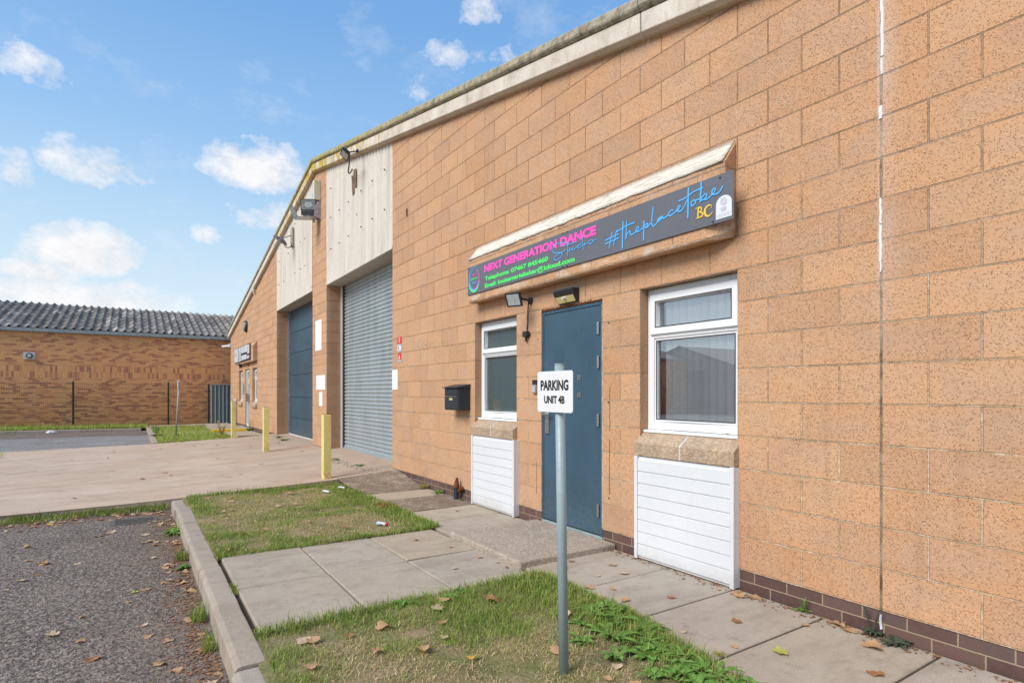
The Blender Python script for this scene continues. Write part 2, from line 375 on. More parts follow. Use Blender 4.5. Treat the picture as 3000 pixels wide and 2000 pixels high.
def mat_drive():
    m, t, b = new_mat('driveway_concrete', .9, .2)
    g = geo(t); p = t.sep(g['Position'])
    st = t.noise(t.comb(t.m('MULTIPLY', p[0], 2.1), t.m('MULTIPLY', p[1], .62), 0), 1., 8, .74)
    c = t.ramp(st, [(.28, (.36, .27, .20)), (.42, (.45, .345, .26)), (.58, (.53, .415, .32)), (.75, (.60, .485, .38))])
    red = t.maprange(t.noise(g['Position'], .8, 4, .6), .45, .68, 0, .5)
    c = t.mix(red, c, (.46, .32, .225))
    bl = t.maprange(t.noise(t.scale(g['Position'], (1.5, 1., 1.)), 1.9, 6, .72), .54, .70, 0, .5)
    c = t.mix(bl, c, (.27, .20, .155))
    ck = t.a('ShaderNodeTexVoronoi', {'Vector': t.a('ShaderNodeVectorMath', {0: g['Position'], 1: t.scale(t.noise(g['Position'], 2.5, 5, .7, out='Color'), (.5, .5, .5))}, operation='ADD').outputs[0], 'Scale': .33}, feature='DISTANCE_TO_EDGE').outputs['Distance']
    ckm = t.m('MULTIPLY', t.maprange(ck, .012, .004), t.maprange(t.noise(g['Position'], .9, 3, .6), .45, .6))
    c = t.mix(t.m('MULTIPLY', ckm, .35), c, (.20, .15, .115))
    sp = t.maprange(t.noise(g['Position'], 26, 5, .75), .62, .72, 0, .5)
    c = t.mix(sp, c, (.15, .10, .075))
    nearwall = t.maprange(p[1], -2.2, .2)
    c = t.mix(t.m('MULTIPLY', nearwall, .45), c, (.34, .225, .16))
    f = t.noise(g['Position'], 90, 3, .7)
    c = t.mix(t.maprange(f, .4, .7, 0, .25), c, (.52, .42, .34))
    setc(t, b, c); setn(t, b, t.bump(t.m('ADD', st, t.m('MULTIPLY', f, .3)), .006)); return m
MAT['drive'] = mat_drive()

def mat_slab(name, c1, c2, rnd=True, pebbly=False):
    m, t, b = new_mat(name, .88, .2)
    g = geo(t)
    n = t.noise(g['Position'], 2.6, 6, .65); f = t.noise(g['Position'], 110, 3, .7)
    c = t.ramp(n, [(.3, c1), (.7, c2)])
    if rnd:
        r = g['Random Per Island']
        c = t.mix(t.maprange(r, 0, 1, 0, .38), c, (.385, .36, .34))
        r2 = t.a('ShaderNodeTexWhiteNoise', {'W': r}, noise_dimensions='1D').outputs['Value']
        c = t.mix(t.maprange(r2, .4, 1, 0, .4), c, (.46, .35, .235))
    st = t.maprange(t.noise(g['Position'], 8, 6, .75), .54, .72, 0, .55)
    c = t.mix(st, c, (.19, .155, .12))
    sp2 = t.maprange(t.noise(g['Position'], 34, 5, .78), .60, .68, 0, .5)
    c = t.mix(sp2, c, (.14, .11, .085))
    c = t.mix(t.maprange(f, .5, .72, 0, .42), c, (.60, .54, .46))
    blot = t.maprange(t.noise(t.scale(g['Position'], (3., 1.2, 1.)), 1.5, 6, .75), .48, .68, 0, .5)
    c = t.mix(blot, c, (.24, .19, .15))
    if pebbly:
        v = t.a('ShaderNodeTexVoronoi', {'Vector': g['Position'], 'Scale': 70.})
        c = t.mix(.32, c, t.ramp(t.sep(v.outputs['Color'])[0], [(0., (.20, .16, .13)), (.6, (.38, .32, .26)), (1., (.66, .58, .48))]))
        hb = t.m('MULTIPLY', v.outputs['Distance'], -1.)
    else: hb = t.m('MULTIPLY', f, .5)
    setc(t, b, c); setn(t, b, t.bump(t.m('ADD', hb, n), .004)); return m
MAT['slab'] = mat_slab('paving_slab', (.34, .285, .22), (.43, .37, .29))
MAT['step'] = mat_slab('exposed_aggregate', (.33, .27, .21), (.43, .365, .29), False, True)
MAT['kerb'] = mat_slab('kerb_concrete', (.30, .245, .19), (.39, .325, .26), True)
MAT['sill'] = mat_slab('sill_stone', (.42, .27, .16), (.52, .36, .23), False, True)

def mat_soil():
    m, t, b = new_mat('turf_soil', 1., .1)
    g = geo(t)
    n = t.noise(g['Position'], 3.2, 6, .7); f = t.noise(g['Position'], 55, 4, .75)
    c = t.ramp(n, [(.32, (.15, .18, .055)), (.48, (.27, .26, .11)), (.62, (.40, .31, .18)), (.75, (.46, .35, .22))])
    c = t.mix(t.maprange(f, .45, .7, 0, .7), c, (.12, .09, .055))
    setc(t, b, c); setn(t, b, t.bump(t.m('ADD', n, f), .02)); return m
MAT['soil'] = mat_soil()
MAT['joint_dirt'] = plain('joint_dirt', (.115, .095, .07), .95, .1, var=.4, scale=20, dirt=(.10, .14, .04), bump=.004)
def mat_blades():
    m, t, b = new_mat('grass_blade', .65, .25)
    at = t.a('ShaderNodeAttribute', attribute_name='blade').outputs['Color']
    g = geo(t)
    r = g['Random Per Island']
    v = t.a('ShaderNodeHueSaturation', {'Hue': .5, 'Saturation': 1., 'Value': t.maprange(r, 0, 1, .65, 1.3), 'Color': at}).outputs[0]
    setc(t, b, v)
    tl = t.a('ShaderNodeBsdfTranslucent', {'Color': v})
    out = [n for n in t.n if n.type == 'OUTPUT_MATERIAL'][0]
    mx = t.a('ShaderNodeMixShader', {0: .25, 1: b.outputs[0], 2: tl.outputs[0]})
    t.l.new(mx.outputs[0], out.inputs['Surface']); return m
MAT['blade'] = mat_blades()
def mat_leafplant(name, c1, c2):
    m, t, b = new_mat(name, .5, .35)
    g = geo(t)
    c = t.ramp(t.m('ADD', t.m('MULTIPLY', g['Random Per Island'], .6), t.m('MULTIPLY', t.noise(g['Position'], 40, 3, .6), .4)), [(.2, c1), (.8, c2)])
    setc(t, b, c)
    tl = t.a('ShaderNodeBsdfTranslucent', {'Color': c})
    out = [n for n in t.n if n.type == 'OUTPUT_MATERIAL'][0]
    mx = t.a('ShaderNodeMixShader', {0: .2, 1: b.outputs[0], 2: tl.outputs[0]})
    t.l.new(mx.outputs[0], out.inputs['Surface']); return m
MAT['weed'] = mat_leafplant('weed_leaf', (.09, .21, .035), (.22, .38, .08))
MAT['weed_dark'] = mat_leafplant('dark_weed_leaf', (.05, .075, .05), (.12, .13, .09))
MAT['weed_dry'] = mat_leafplant('seedy_weed_leaf', (.22, .24, .06), (.45, .40, .12))
MAT['leaf_tan'] = mat_leafplant('dry_leaf_tan', (.42, .24, .11), (.62, .40, .22))
MAT['leaf_brown'] = mat_leafplant('dry_leaf_brown', (.26, .115, .05), (.45, .22, .10))
MAT['leaf_pale'] = mat_leafplant('dry_leaf_pale', (.50, .36, .22), (.68, .52, .36))
MAT['leaf_yellow'] = mat_leafplant('yellow_leaf', (.62, .38, .03), (.75, .52, .08))
MAT['leaf_lime'] = mat_leafplant('lime_leaf', (.38, .42, .07), (.55, .55, .14))

def mat_tiles():
    m, t, b = new_mat('roof_tile_grey', .9, .2)
    g = geo(t)
    at = t.a('ShaderNodeAttribute', attribute_name='tile').outputs['Fac']
    f = t.noise(g['Position'], 14, 5, .75)
    c = t.ramp(at, [(0., (.10, .092, .086)), (.35, (.165, .15, .138)), (.7, (.25, .225, .205)), (1., (.42, .37, .34))])
    c = t.mix(t.maprange(f, .45, .7, 0, .6), c, (.31, .29, .265))
    li = t.maprange(t.noise(g['Position'], 5, 5, .8), .66, .72, 0, .7)
    c = t.mix(li, c, (.38, .30, .10))
    setc(t, b, c); setn(t, b, t.bump(f, .01)); return m
MAT['tiles'] = mat_tiles()
MAT['gate_sheet'] = plain('blue_grey_sheet', (.10, .15, .175), .5, .4, 0., .15, 5, (.2, .2, .2))
MAT['gate_rib'] = plain('pale_blue_rib', (.36, .42, .46), .5, .4, 0., .1, 8)
MAT['roof_sheet'] = plain('fibre_cement_roof', (.30, .29, .27), .9, .2, 0., .3, 3, (.15, .14, .1))
MAT['shed_wall'] = plain('render_wall', (.34, .33, .31), .9, .2, 0., .15, 2)
MAT['soffit'] = plain('soffit_board', (.42, .37, .31), .8, .2, 0., .12, 4, (.25, .2, .15))
MAT['brush'] = plain('door_seal_brush', (.03, .03, .032), .9, .1)

# ------------------------------------------------------------------ mesh helpers
class MB:
    def __init__(s): s.v = []; s.f = []; s.mi = []; s.cur = 0
    def quad(s, a, b, c, d):
        i = len(s.v); s.v += [a, b, c, d]; s.f.append((i, i+1, i+2, i+3)); s.mi.append(s.cur); return s
    def poly(s, pts):
        i = len(s.v); s.v += list(pts); s.f.append(tuple(range(i, i+len(pts)))); s.mi.append(s.cur); return s
    def box(s, x0, x1, y0, y1, z0, z1):
        i = len(s.v)
        s.v += [(x0, y0, z0), (x1, y0, z0), (x1, y1, z0), (x0, y1, z0), (x0, y0, z1), (x1, y0, z1), (x1, y1, z1), (x0, y1, z1)]
        for q in ((0, 3, 2, 1), (4, 5, 6, 7), (0, 1, 5, 4), (1, 2, 6, 5), (2, 3, 7, 6), (3, 0, 4, 7)):
            s.f.append(tuple(i+k for k in q)); s.mi.append(s.cur)
        return s
    def prism(s, prof, ax, a0, a1, close=True):
        """profile of (p,q) extruded along axis 'x' (p=y,q=z), 'y' (p=x,q=z) or 'z' (p=x,q=y)"""
        def P(p, q, a): return {'x': (a, p, q), 'y': (p, a, q), 'z': (p, q, a)}[ax]
        n = len(prof); i = len(s.v)
        s.v += [P(p, q, a0) for p, q in prof] + [P(p, q, a1) for p, q in prof]
        for k in range(n if close else n-1):
            k2 = (k+1) % n; s.f.append((i+k, i+k2, i+n+k2, i+n+k)); s.mi.append(s.cur)
        if close:
            s.f.append(tuple(i+k for k in range(n-1, -1, -1))); s.f.append(tuple(i+n+k for k in range(n))); s.mi += [s.cur]*2
        return s
    def loft(s, rings, cap=True, close=True):
        n = len(rings[0]); i = len(s.v)
        for r in rings: s.v += list(r)
        for j in range(len(rings)-1):
            for k in range(n if close else n-1):
                k2 = (k+1) % n; a = i+j*n
                s.f.append((a+k, a+k2, a+n+k2, a+n+k)); s.mi.append(s.cur)
        if cap:
            s.f.append(tuple(i+k for k in range(n-1, -1, -1))); s.f.append(tuple(i+(len(rings)-1)*n+k for k in range(n))); s.mi += [s.cur]*2
        return s
    def tube(s, pts, r, n=10, cap=True):
        rings = []; pts = [Vector(p) for p in pts]
        for j, p in enumerate(pts):
            d = (pts[min(j+1, len(pts)-1)]-pts[max(j-1, 0)]).normalized()
            ref = Vector((0, 0, 1)) if abs(d.z) < .9 else Vector((0, 1, 0))
            u = d.cross(ref).normalized(); w = u.cross(d)
            rr = r[j] if isinstance(r, (list, tuple)) else r
            rings.append([tuple(p+(u*math.cos(2*math.pi*k/n)+w*math.sin(2*math.pi*k/n))*rr) for k in range(n)])
        return s.loft(rings, cap)
    def build(s, name, mats, parent=None, smooth=False, bevel=0., seg=2, wn=False):
        me = bpy.data.meshes.new(name); me.from_pydata(s.v, [], s.f); me.validate()
        if not isinstance(mats, (list, tuple)): mats = [mats]
        for m in mats: me.materials.append(m)
        if len(mats) > 1: me.polygons.foreach_set('material_index', s.mi)
        if smooth: me.polygons.foreach_set('use_smooth', [True]*len(me.polygons))
        # consistent outward normals
        import bmesh
        bm = bmesh.new(); bm.from_mesh(me)
        if bevel: bmesh.ops.remove_doubles(bm, verts=bm.verts, dist=1e-5)
        bm.normal_update()
        if s.fixn: bmesh.ops.recalc_face_normals(bm, faces=bm.faces)
        bm.to_mesh(me); bm.free()
        o = bpy.data.objects.new(name, me); C.objects.link(o)
        if parent: o.parent = parent; o.matrix_parent_inverse = Matrix.Translation(-Vector(parent_loc(parent)))
        if bevel:
            md = o.modifiers.new('bevel', 'BEVEL'); md.width = bevel; md.segments = seg; md.limit_method = 'ANGLE'; md.angle_limit = R(40)
            md.harden_normals = False
        return o
    fixn = True
from mathutils import Matrix
def parent_loc(p): return Vector(p.location) if p.type == 'EMPTY' else Vector((0, 0, 0))
def tag(o, label=None, cat=None, group=None, kind=None):
    if label: o['label'] = label
    if cat: o['category'] = cat
    if group: o['group'] = group
    if kind: o['kind'] = kind
    return o
def thing(name, label, cat, loc, group=None):
    o = bpy.data.objects.new(name, None); C.objects.link(o); o.location = loc; o.empty_display_size = .2
    return tag(o, label, cat, group)
def struct(name, mb, mat, **k):
    return tag(mb.build(name, mat, **k), kind='structure')
def copy_tree(o, parent=None, off=None):
    c = o.copy(); C.objects.link(c)
    if parent: c.parent = parent
    for ch in list(o.children): copy_tree(ch, c)
    return c

def smooth_path(pts, n=6):
    """Catmull-Rom through points"""
    P = [Vector(p).to_3d() if len(p) == 3 else Vector((p[0], p[1], 0)) for p in pts]
    if len(P) < 3: return P
    out = []
    for i in range(len(P)-1):
        p0 = P[max(i-1, 0)]; p1 = P[i]; p2 = P[i+1]; p3 = P[min(i+2, len(P)-1)]
        for k in range(n):
            t = k/n
            out.append(.5*((2*p1)+(p2-p0)*t+(2*p0-5*p1+4*p2-p3)*t*t+(3*p1-p0-3*p2+p3)*t**3))
    out.append(P[-1]); return out
RB = [0]
def ribbon(mb, pts, w, y, lift=0.):
    """flat stroke in the XZ plane at depth y"""
    P = smooth_path(pts); n = len(P); RB[0] = (RB[0]+1) % 9; y = y-.00012*RB[0]; dy = -.0009/max(1, n)
    L = []; Rr = []
    for i, p in enumerate(P):
        d = P[min(i+1, n-1)]-P[max(i-1, 0)]
        if d.length < 1e-6: d = Vector((1, 0, 0))
        d.normalize(); nrm = Vector((-d.y, d.x, 0))
        ww = (w(i/(n-1)) if callable(w) else w)/2
        a = p+nrm*ww; b_ = p-nrm*ww
        L.append((a.x, y+dy*i, a.y)); Rr.append((b_.x, y+dy*i, b_.y))
    for i in range(n-1):
        mb.quad(Rr[i], Rr[i+1], L[i+1], L[i])
    for e in (0, n-1):   # round ends
        p = P[e]; ww = (w(e/(n-1)) if callable(w) else w)/2
        mb.poly([(p.x+ww*math.cos(a), y+.00006+dy*e, p.y+ww*math.sin(a)) for a in [2*math.pi*k/10 for k in range(10)]])
def text_mb(txt, x0, x1, z0, z1, y, bold=0., shear=0., mono=False):
    """lettering cut from the built-in font, fitted to a rectangle of the XZ plane"""
    cu = bpy.data.curves.new('t', 'FONT'); cu.body = txt; cu.offset = bold; cu.resolution_u = 4
    o = bpy.data.objects.new('t', cu); C.objects.link(o)
    dg = bpy.context.evaluated_depsgraph_get(); dg.update()
    me = bpy.data.meshes.new_from_object(o.evaluated_get(dg))
    vs = [v.co.copy() for v in me.vertices]; fs = [tuple(p.vertices) for p in me.polygons]
    bpy.data.objects.remove(o); bpy.data.curves.remove(cu); bpy.data.meshes.remove(me)
    ax = min(v.x for v in vs); bx = max(v.x for v in vs); az = min(v.y for v in vs); bz = max(v.y for v in vs)
    mb = MB(); mb.fixn = False
    for v in vs:
        u = (v.x-ax)/(bx-ax); w = (v.y-az)/(bz-az)
        mb.v.append((x0+(x1-x0)*u+shear*w, y, z0+(z1-z0)*w))
    mb.f = fs; mb.mi = [0]*len(fs); return mb
def disc_mb(mb, cx, cz, rx, rz, y, n=32, r0=0.):
    for k in range(n):
        a, b_ = 2*math.pi*k/n, 2*math.pi*(k+1)/n
        if r0:
            mb.quad((cx+rx*r0*math.cos(a), y, cz+rz*r0*math.sin(a)), (cx+rx*math.cos(a), y, cz+rz*math.sin(a)), (cx+rx*math.cos(b_), y, cz+rz*math.sin(b_)), (cx+rx*r0*math.cos(b_), y, cz+rz*r0*math.sin(b_)))
        else:
            mb.poly([(cx, y, cz), (cx+rx*math.cos(a), y, cz+rz*math.sin(a)), (cx+rx*math.cos(b_), y, cz+rz*math.sin(b_))])

# ------------------------------------------------------------------ main building
XL, XR, XA, ZA = -25.40, 2.40, -11.70, 6.26
SL, SR = .1895, .2115
def roofz(x): return ZA-SR*(x-XA) if x > XA else ZA-SL*(XA-x)
BLD = thing('industrial_unit', 'long single storey unit of orange concrete blocks with pale concrete verge under its gable roof', 'building', (-11.7, 8, 0))
openings = [(-25.0, -25.0, 0, 0, 0)]
OP = [ # x0, x1, z0, z1, depth, head
    (-23.10, -22.20, .82, 2.165, .10), (-21.55, -20.65, .05, 2.165, .10), (-20.05, -19.15, .82, 2.165, .10),
    (-15.973, -12.027, .10, None, .33), (-10.883, -7.141, .10, None, .36),
    (-4.50, -3.60, .82, 2.165, .10), (-3.15, -2.25, -.2, 2.14, .07), (-1.80, -.90, .82, 2.165, .10)]
def plane_box(mb, x0, x1, z0, z1, y=0.):
    mb.quad((x0, y, z0), (x1, y, z0), (x1, y, z1), (x0, y, z1))
PZ = .137      # top of the dark brick plinth
W = MB(); W.fixn = False
edges = sorted({XL, XR, XA} | {o[0] for o in OP} | {o[1] for o in OP})
for a, b_ in zip(edges[:-1], edges[1:]):
    mid = (a+b_)/2; op = [o for o in OP if o[0] <= mid <= o[1]]
    za, zb = roofz(a)+.06, roofz(b_)+.06
    if not op:
        W.quad((a, 0, PZ), (b_, 0, PZ), (b_, 0, zb), (a, 0, za))
    else:
        o = op[0]
        if o[2] > PZ: plane_box(W, a, b_, PZ, o[2])
        if o[3] is not None: W.quad((a, 0, o[3]), (b_, 0, o[3]), (b_, 0, zb), (a, 0, za))
for (a, b_, z0, z1, d) in OP:
    zt = z1 if z1 is not None else roofz(max(a, min(b_, XA)))
    zb0 = max(z0, PZ) if z0 < PZ else z0
    zl, zr = (z1, z1) if z1 is not None else (roofz(a), roofz(b_))
    W.quad((a, 0, min(z0, PZ)), (a, d+.25, min(z0, PZ)), (a, d+.25, zl), (a, 0, zl)) if False else None
    W.quad((a, d+.25, zb0), (a, 0, zb0), (a, 0, zl), (a, d+.25, zl))
    W.quad((b_, 0, zb0), (b_, d+.25, zb0), (b_, d+.25, zr), (b_, 0, zr))
    if z1 is not None: W.quad((a, 0, z1), (b_, 0, z1), (b_, d+.25, z1), (a, d+.25, z1))
# side and rear walls
DB = 34.
W.quad((XR, 0, PZ), (XR, DB, PZ), (XR, DB, roofz(XR)), (XR, 0, roofz(XR)))
W.quad((XL, DB, PZ), (XL, 0, PZ), (XL, 0, roofz(XL)), (XL, DB, roofz(XL)))
W.poly([(XR, DB, PZ), (XL, DB, PZ), (XL, DB, roofz(XL)), (XA, DB, ZA), (XR, DB, roofz(XR))])
W.build('wall', MAT['block'], BLD)
PL = MB()
for a, b_ in [(XL, -21.55), (-20.65, -15.973), (-12.027, -10.883), (-7.141, -3.15), (-2.25, XR)]:
    PL.box(a+.003, b_-.003, .006, .25, -.3, PZ-.004)
PL.box(XR-.2, XR-.008, .26, DB-.01, -.3, PZ-.004); PL.box(XL+.008, XL+.2, .26, DB-.01, -.3, PZ-.004)
PL.build('plinth', MAT['plinth'], BLD)
# grey open joint strip between plinth and first course, roof slopes
RF = MB()
for (xa, xb) in ((XL-.25, XA), (XA, XR+.25)):
    RF.quad((xa, -.05, roofz(xa)+.20), (xb, -.05, roofz(xb)+.20), (xb, DB+.1, roofz(xb)+.20), (xa, DB+.1, roofz(xa)+.20))
    RF.quad((xa, -.05, roofz(xa)+.08), (xb, -.05, roofz(xb)+.08), (xb, DB+.1, roofz(xb)+.08), (xa, DB+.1, roofz(xa)+.08))
RF.build('roof', MAT['roof_sheet'], BLD)
# verge units: fascia board with a rolled capping, in 2.83 m lengths that meet at open joints
VP = [(0.02, -.010), (-.050, -.010), (-.088, .020), (-.090, .170), (-.07, .178), (.02, .178)]
CP = [(0.02, .179), (-.088, .179), (-.118, .196), (-.126, .215), (-.118, .275), (-.095, .300), (-.02, .310), (.02, .310)]
def verge(x0, x1, tone):
    f = MB(); c = MB()
    def ring(prof, x, sk=0.): return [(x, y, roofz(x)+z) for y, z in prof]
    n = max(2, int(abs(x1-x0)/.35)); 
    xs = [x0+(x1-x0)*k/n for k in range(n+1)]
    f.loft([ring(VP, x) for x in xs]); 
    rr = []
    for x in xs:
        rr.append([(x, y+random.uniform(-.003, .003), roofz(x)+z+random.uniform(-.003, .003)) for y, z in CP])
    c.loft(rr)
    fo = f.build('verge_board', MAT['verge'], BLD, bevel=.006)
    c.build('verge_capping', MAT['cap'], fo, bevel=.006)
jr = [XA, -10.2, -7.37, -4.54, -1.71, 1.12, XR+.25]
for a, b_ in zip(jr[:-1], jr[1:]): verge(a+(.006 if a != XA else 0), b_-.006, 0)
jl = [XA, -13.5, -16.32, -19.15, -21.98, -24.8, XL-.25]
for a, b_ in zip(jl[:-1], jl[1:]): verge(b_+.006, a-(.006 if a != XA else 0), 0)

# cladding over the two vehicle doors
def cladding(x0, x1, zb, tear=None):
    m = MB(); m.fixn = False; n = int((x1-x0)/.146*10); pitch = .146
    prev = None
    for k in range(n+1):
        x = x0+.01+(x1-x0-.02)*k/n
        y = .008-.013*math.cos(2*math.pi*(x-x0)/pitch)
        col = [(x, y, zb+.03), (x, y, roofz(x)+.05)]
        if prev: m.quad(prev[0], col[0], col[1], prev[1])
        prev = col
    o = m.build('cladding_sheet', MAT['clad'], BLD, smooth=True)
    t = MB(); t.box(x0+.004, x1-.004, -.010, .016, zb, zb+.035)
    t.build('drip_board', MAT['clad'], o, bevel=.003)
    t = MB(); t.box(x0+.004, x1-.004, .016, .45, zb+.004, zb+.03)
    t.build('soffit', MAT['soffit'], BLD)
    for q in range(int((x1-x0)/.6)):
        for zz in (zb+.7, zb+1.35, zb+1.95):
            xx = x0+.3+q*.6+random.uniform(-.05, .05); xx = x0+round((xx-x0)/pitch)*pitch+pitch/2
            if zz < roofz(xx)-.2 and random.random() < .8:
                fx = MB(); fx.tube([(xx, -.004, zz), (xx, -.024, zz-.004)], .012, 6); fx.build('roof_bolt', MAT['rust'], o)
    return o
cladding(-15.973, -12.027, 3.655)
ck = cladding(-10.883, -7.141, 3.605)
t = MB(); t.poly([(x+.0, -.0075, z) for x, z in ((-9.184, 5.40), (-9.07, 5.365), (-9.06, 5.47), (-8.90, 5.45), (-8.885, 5.13), (-9.0, 5.10), (-9.12, 5.0), (-9.15, 5.12))])
t.build('torn_patch', MAT['inner_brown'], ck)

# roller door
RD = MB(); RD.fixn = False
x0, x1 = -10.76, -7.141; z = .16; prev = None; slat = .0765
prof = [(0., .0), (.12, -.012), (.3, -.020), (.5, -.022), (.7, -.018), (.86, -.006), (.93, .004), (1., .0)]
while z < 3.75:
    for u, yy in prof[:-1]:
        cur = (z+u*slat, .365+yy)
        if prev: RD.quad((x0, prev[1], prev[0]), (x1, prev[1], prev[0]), (x1, cur[1], cur[0]), (x0, cur[1], cur[0]))
        prev = cur
    z += slat
rd = RD.build('roller_door', MAT['roller'], BLD)
t = MB(); t.box(-10.878, -10.84, .30, .40, .12, 3.60); t.build('guide_rail', MAT['upvc'], rd, bevel=.002)
t = MB(); t.box(-10.84, -10.762, .335, .40, .12, 3.60)
for k in range(150): t.box(-10.80, -10.755, .325+.006*(k % 2), .336, .13+k*.0228, .145+k*.0228)
t.build('seal_brush', MAT['brush'], rd)
t = MB(); t.box(x0, x1, .325, .375, .135, .185); t.build('bottom_rail', MAT['slate_grey'], rd, bevel=.003)
# sectional door of the far bay
SD = MB()
zz = [.17, .62, 1.20, 1.82, 2.44, 3.02, 3.72]
for a, b_ in zip(zz[:-1], zz[1:]): SD.box(-15.86, -12.03, .345+random.uniform(0, .006), .39, a+.004, b_-.004)
sd = SD.build('sectional_door', MAT['blue_shutter'], BLD, bevel=.006)
t = MB(); t.box(-15.966, -15.875, .29, .385, .12, 3.65); t.build('guide_rail', MAT['galv'], sd, bevel=.003)
t = MB(); t.box(-15.86, -12.03, .30, .34, .12, .165); t.build('bottom_seal', MAT['dirty_white'], sd)
# sheets closing the bay above / behind doors
t = MB(); t.box(-15.97, -12.03, .46, .5, .1, 6.0); t.box(-10.88, -7.145, .46, .5, .1, 6.0); t.build('inner_partition', MAT['dark_void'], BLD)

# windows ----------------------------------------------------------------
def frame_rect(m, x0, x1, z0, z1, w, y0, y1):
    """mitred rectangular frame"""
    o = [(x0, z0), (x1, z0), (x1, z1), (x0, z1)]; i = [(x0+w, z0+w), (x1-w, z0+w), (x1-w, z1-w), (x0+w, z1-w)]
    for k in range(4):
        k2 = (k+1) % 4; a, b_, c, d = o[k], o[k2], i[k2], i[k]
        idx = len(m.v)
        m.v += [(p[0], y0, p[1]) for p in (a, b_)]+[(p[0], y0, p[1]) for p in (c, d)]+[(p[0], y1, p[1]) for p in (a, b_, c, d)]
        for q in ((0, 1, 2, 3), (7, 6, 5, 4), (0, 4, 5, 1), (1, 5, 6, 2), (2, 6, 7, 3), (3, 7, 4, 0)):
            m.f.append(tuple(idx+j for j in q)); m.mi.append(m.cur)
def window(x0, x1, obscure, label=None, simple=False):
    f = MB(); y = .088
    frame_rect(f, x0+.003, x1-.003, 1.035, 2.160, .062, y, y+.065)
    f.box(x0+.0655, x1-.0655, y+.001, y+.064, 1.765, 1.80)
    frame_rect(f, x0+.040, x1-.040, 1.795, 2.115, .062, y-.018, y+.05)      # opening fanlight
    frame_rect(f, x0+.066, x1-.066, 1.098, 1.764, .022, y+.010, y+.055)
    fr = f.build('window', MAT['upvc'], BLD, bevel=.004)
    if label: fr['label'] = label
    g = MAT['obscure'] if obscure else MAT['glass']
    for (a, b_, c, d) in ((x0+.1, x1-.1, 1.855, 2.055), (x0+.085, x1-.085, 1.118, 1.745)):
        t = MB(); t.fixn = False; t.quad((a, y+.030, c), (b_, y+.030, c), (b_, y+.030, d), (a, y+.030, d)); t.build('pane', g, fr)
    if not simple:
        t = MB()
        for (a, b_, c, d, yy) in ((x0+.095, x1-.095, 1.850, 2.060, y-.0215), (x0+.083, x1-.083, 1.115, 1.748, y+.006)):
            frame_rect(t, a, b_, c, d, .006, yy, yy+.004)
        t.build('gasket', MAT['black_plastic'], fr)
    t = MB(); t.prism([(y+.06, 1.014), (y-.055, 1.011), (y-.055, 1.026), (y-.05, 1.030), (y+.06, 1.0345)], 'x', x0+.004, x1-.004)
    t.build('sill_nosing', MAT['upvc'], fr, bevel=.002)
    return fr
w2 = window(-1.80, -.90, False, 'large clear window with vertical blinds, right of the blue door')
w1 = window(-4.50, -3.60, True, 'obscure glass window left of the blue door')
wa = window(-23.10, -22.20, True, 'far office window nearest the building corner', True)
wb = window(-20.05, -19.15, True, 'far office window right of the white door', True)
# vertical blinds and curtain edge
t = MB(); t.fixn = False
for k in range(11):
    cx = -1.625+k*.071; a = R(24+random.uniform(-9, 9)); dx, dy = .042*math.cos(a), .042*math.sin(a)
    pts = []
    for q in range(7):
        s_ = q/6*2-1; pts.append((cx+dx*s_, .172+dy*s_-.006*(1-s_*s_)))
    for p, q in zip(pts[:-1], pts[1:]): t.quad((p[0], p[1], 1.02), (q[0], q[1], 1.02), (q[0], q[1], 2.13), (p[0], p[1], 2.13))
t.build('vertical_blind', MAT['blind'], w2, smooth=True)
t = MB(); t.box(-1.775, -1.665, .20, .22, 1.02, 2.14); t.build('curtain_edge', MAT['red_fabric'], w2)
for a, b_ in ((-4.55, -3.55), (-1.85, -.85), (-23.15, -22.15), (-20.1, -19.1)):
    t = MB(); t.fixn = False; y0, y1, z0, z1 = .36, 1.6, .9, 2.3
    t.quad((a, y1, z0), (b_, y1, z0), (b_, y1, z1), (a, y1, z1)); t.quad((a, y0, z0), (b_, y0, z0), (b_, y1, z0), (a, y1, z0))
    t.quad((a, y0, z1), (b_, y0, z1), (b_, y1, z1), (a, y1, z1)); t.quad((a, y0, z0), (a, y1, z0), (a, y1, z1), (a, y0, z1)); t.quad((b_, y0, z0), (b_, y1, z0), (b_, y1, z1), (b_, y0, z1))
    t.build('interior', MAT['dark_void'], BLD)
# sloping stone sills
def sill(x0, x1, lab=None):
    for a, b_ in ((x0-.012, (x0+x1)/2-.005), ((x0+x1)/2+.005, x1+.012)):
        t = MB(); c = .035
        prof = [(.12, .824), (-.052, .824), (-.058, .83), (-.058, .925), (-.052, .934), (.045, 1.010), (.12, 1.010)]
        t.prism(prof, 'x', a+(c*0), b_)
        t.build('window_sill', MAT['sill'], BLD, bevel=.006)
    t = MB(); t.prism([(.10, .83), (-.0555, .83), (-.0555, .925), (-.050, .933), (.045, 1.008), (.1, 1.008)], 'x', (x0+x1)/2-.0055, (x0+x1)/2+.0055)
    t.build('sill_joint', MAT['dirty_white'], BLD)
for a, b_ in ((-4.5, -3.6), (-1.8, -.9), (-23.1, -22.2), (-20.05, -19.15)): sill(a, b_)
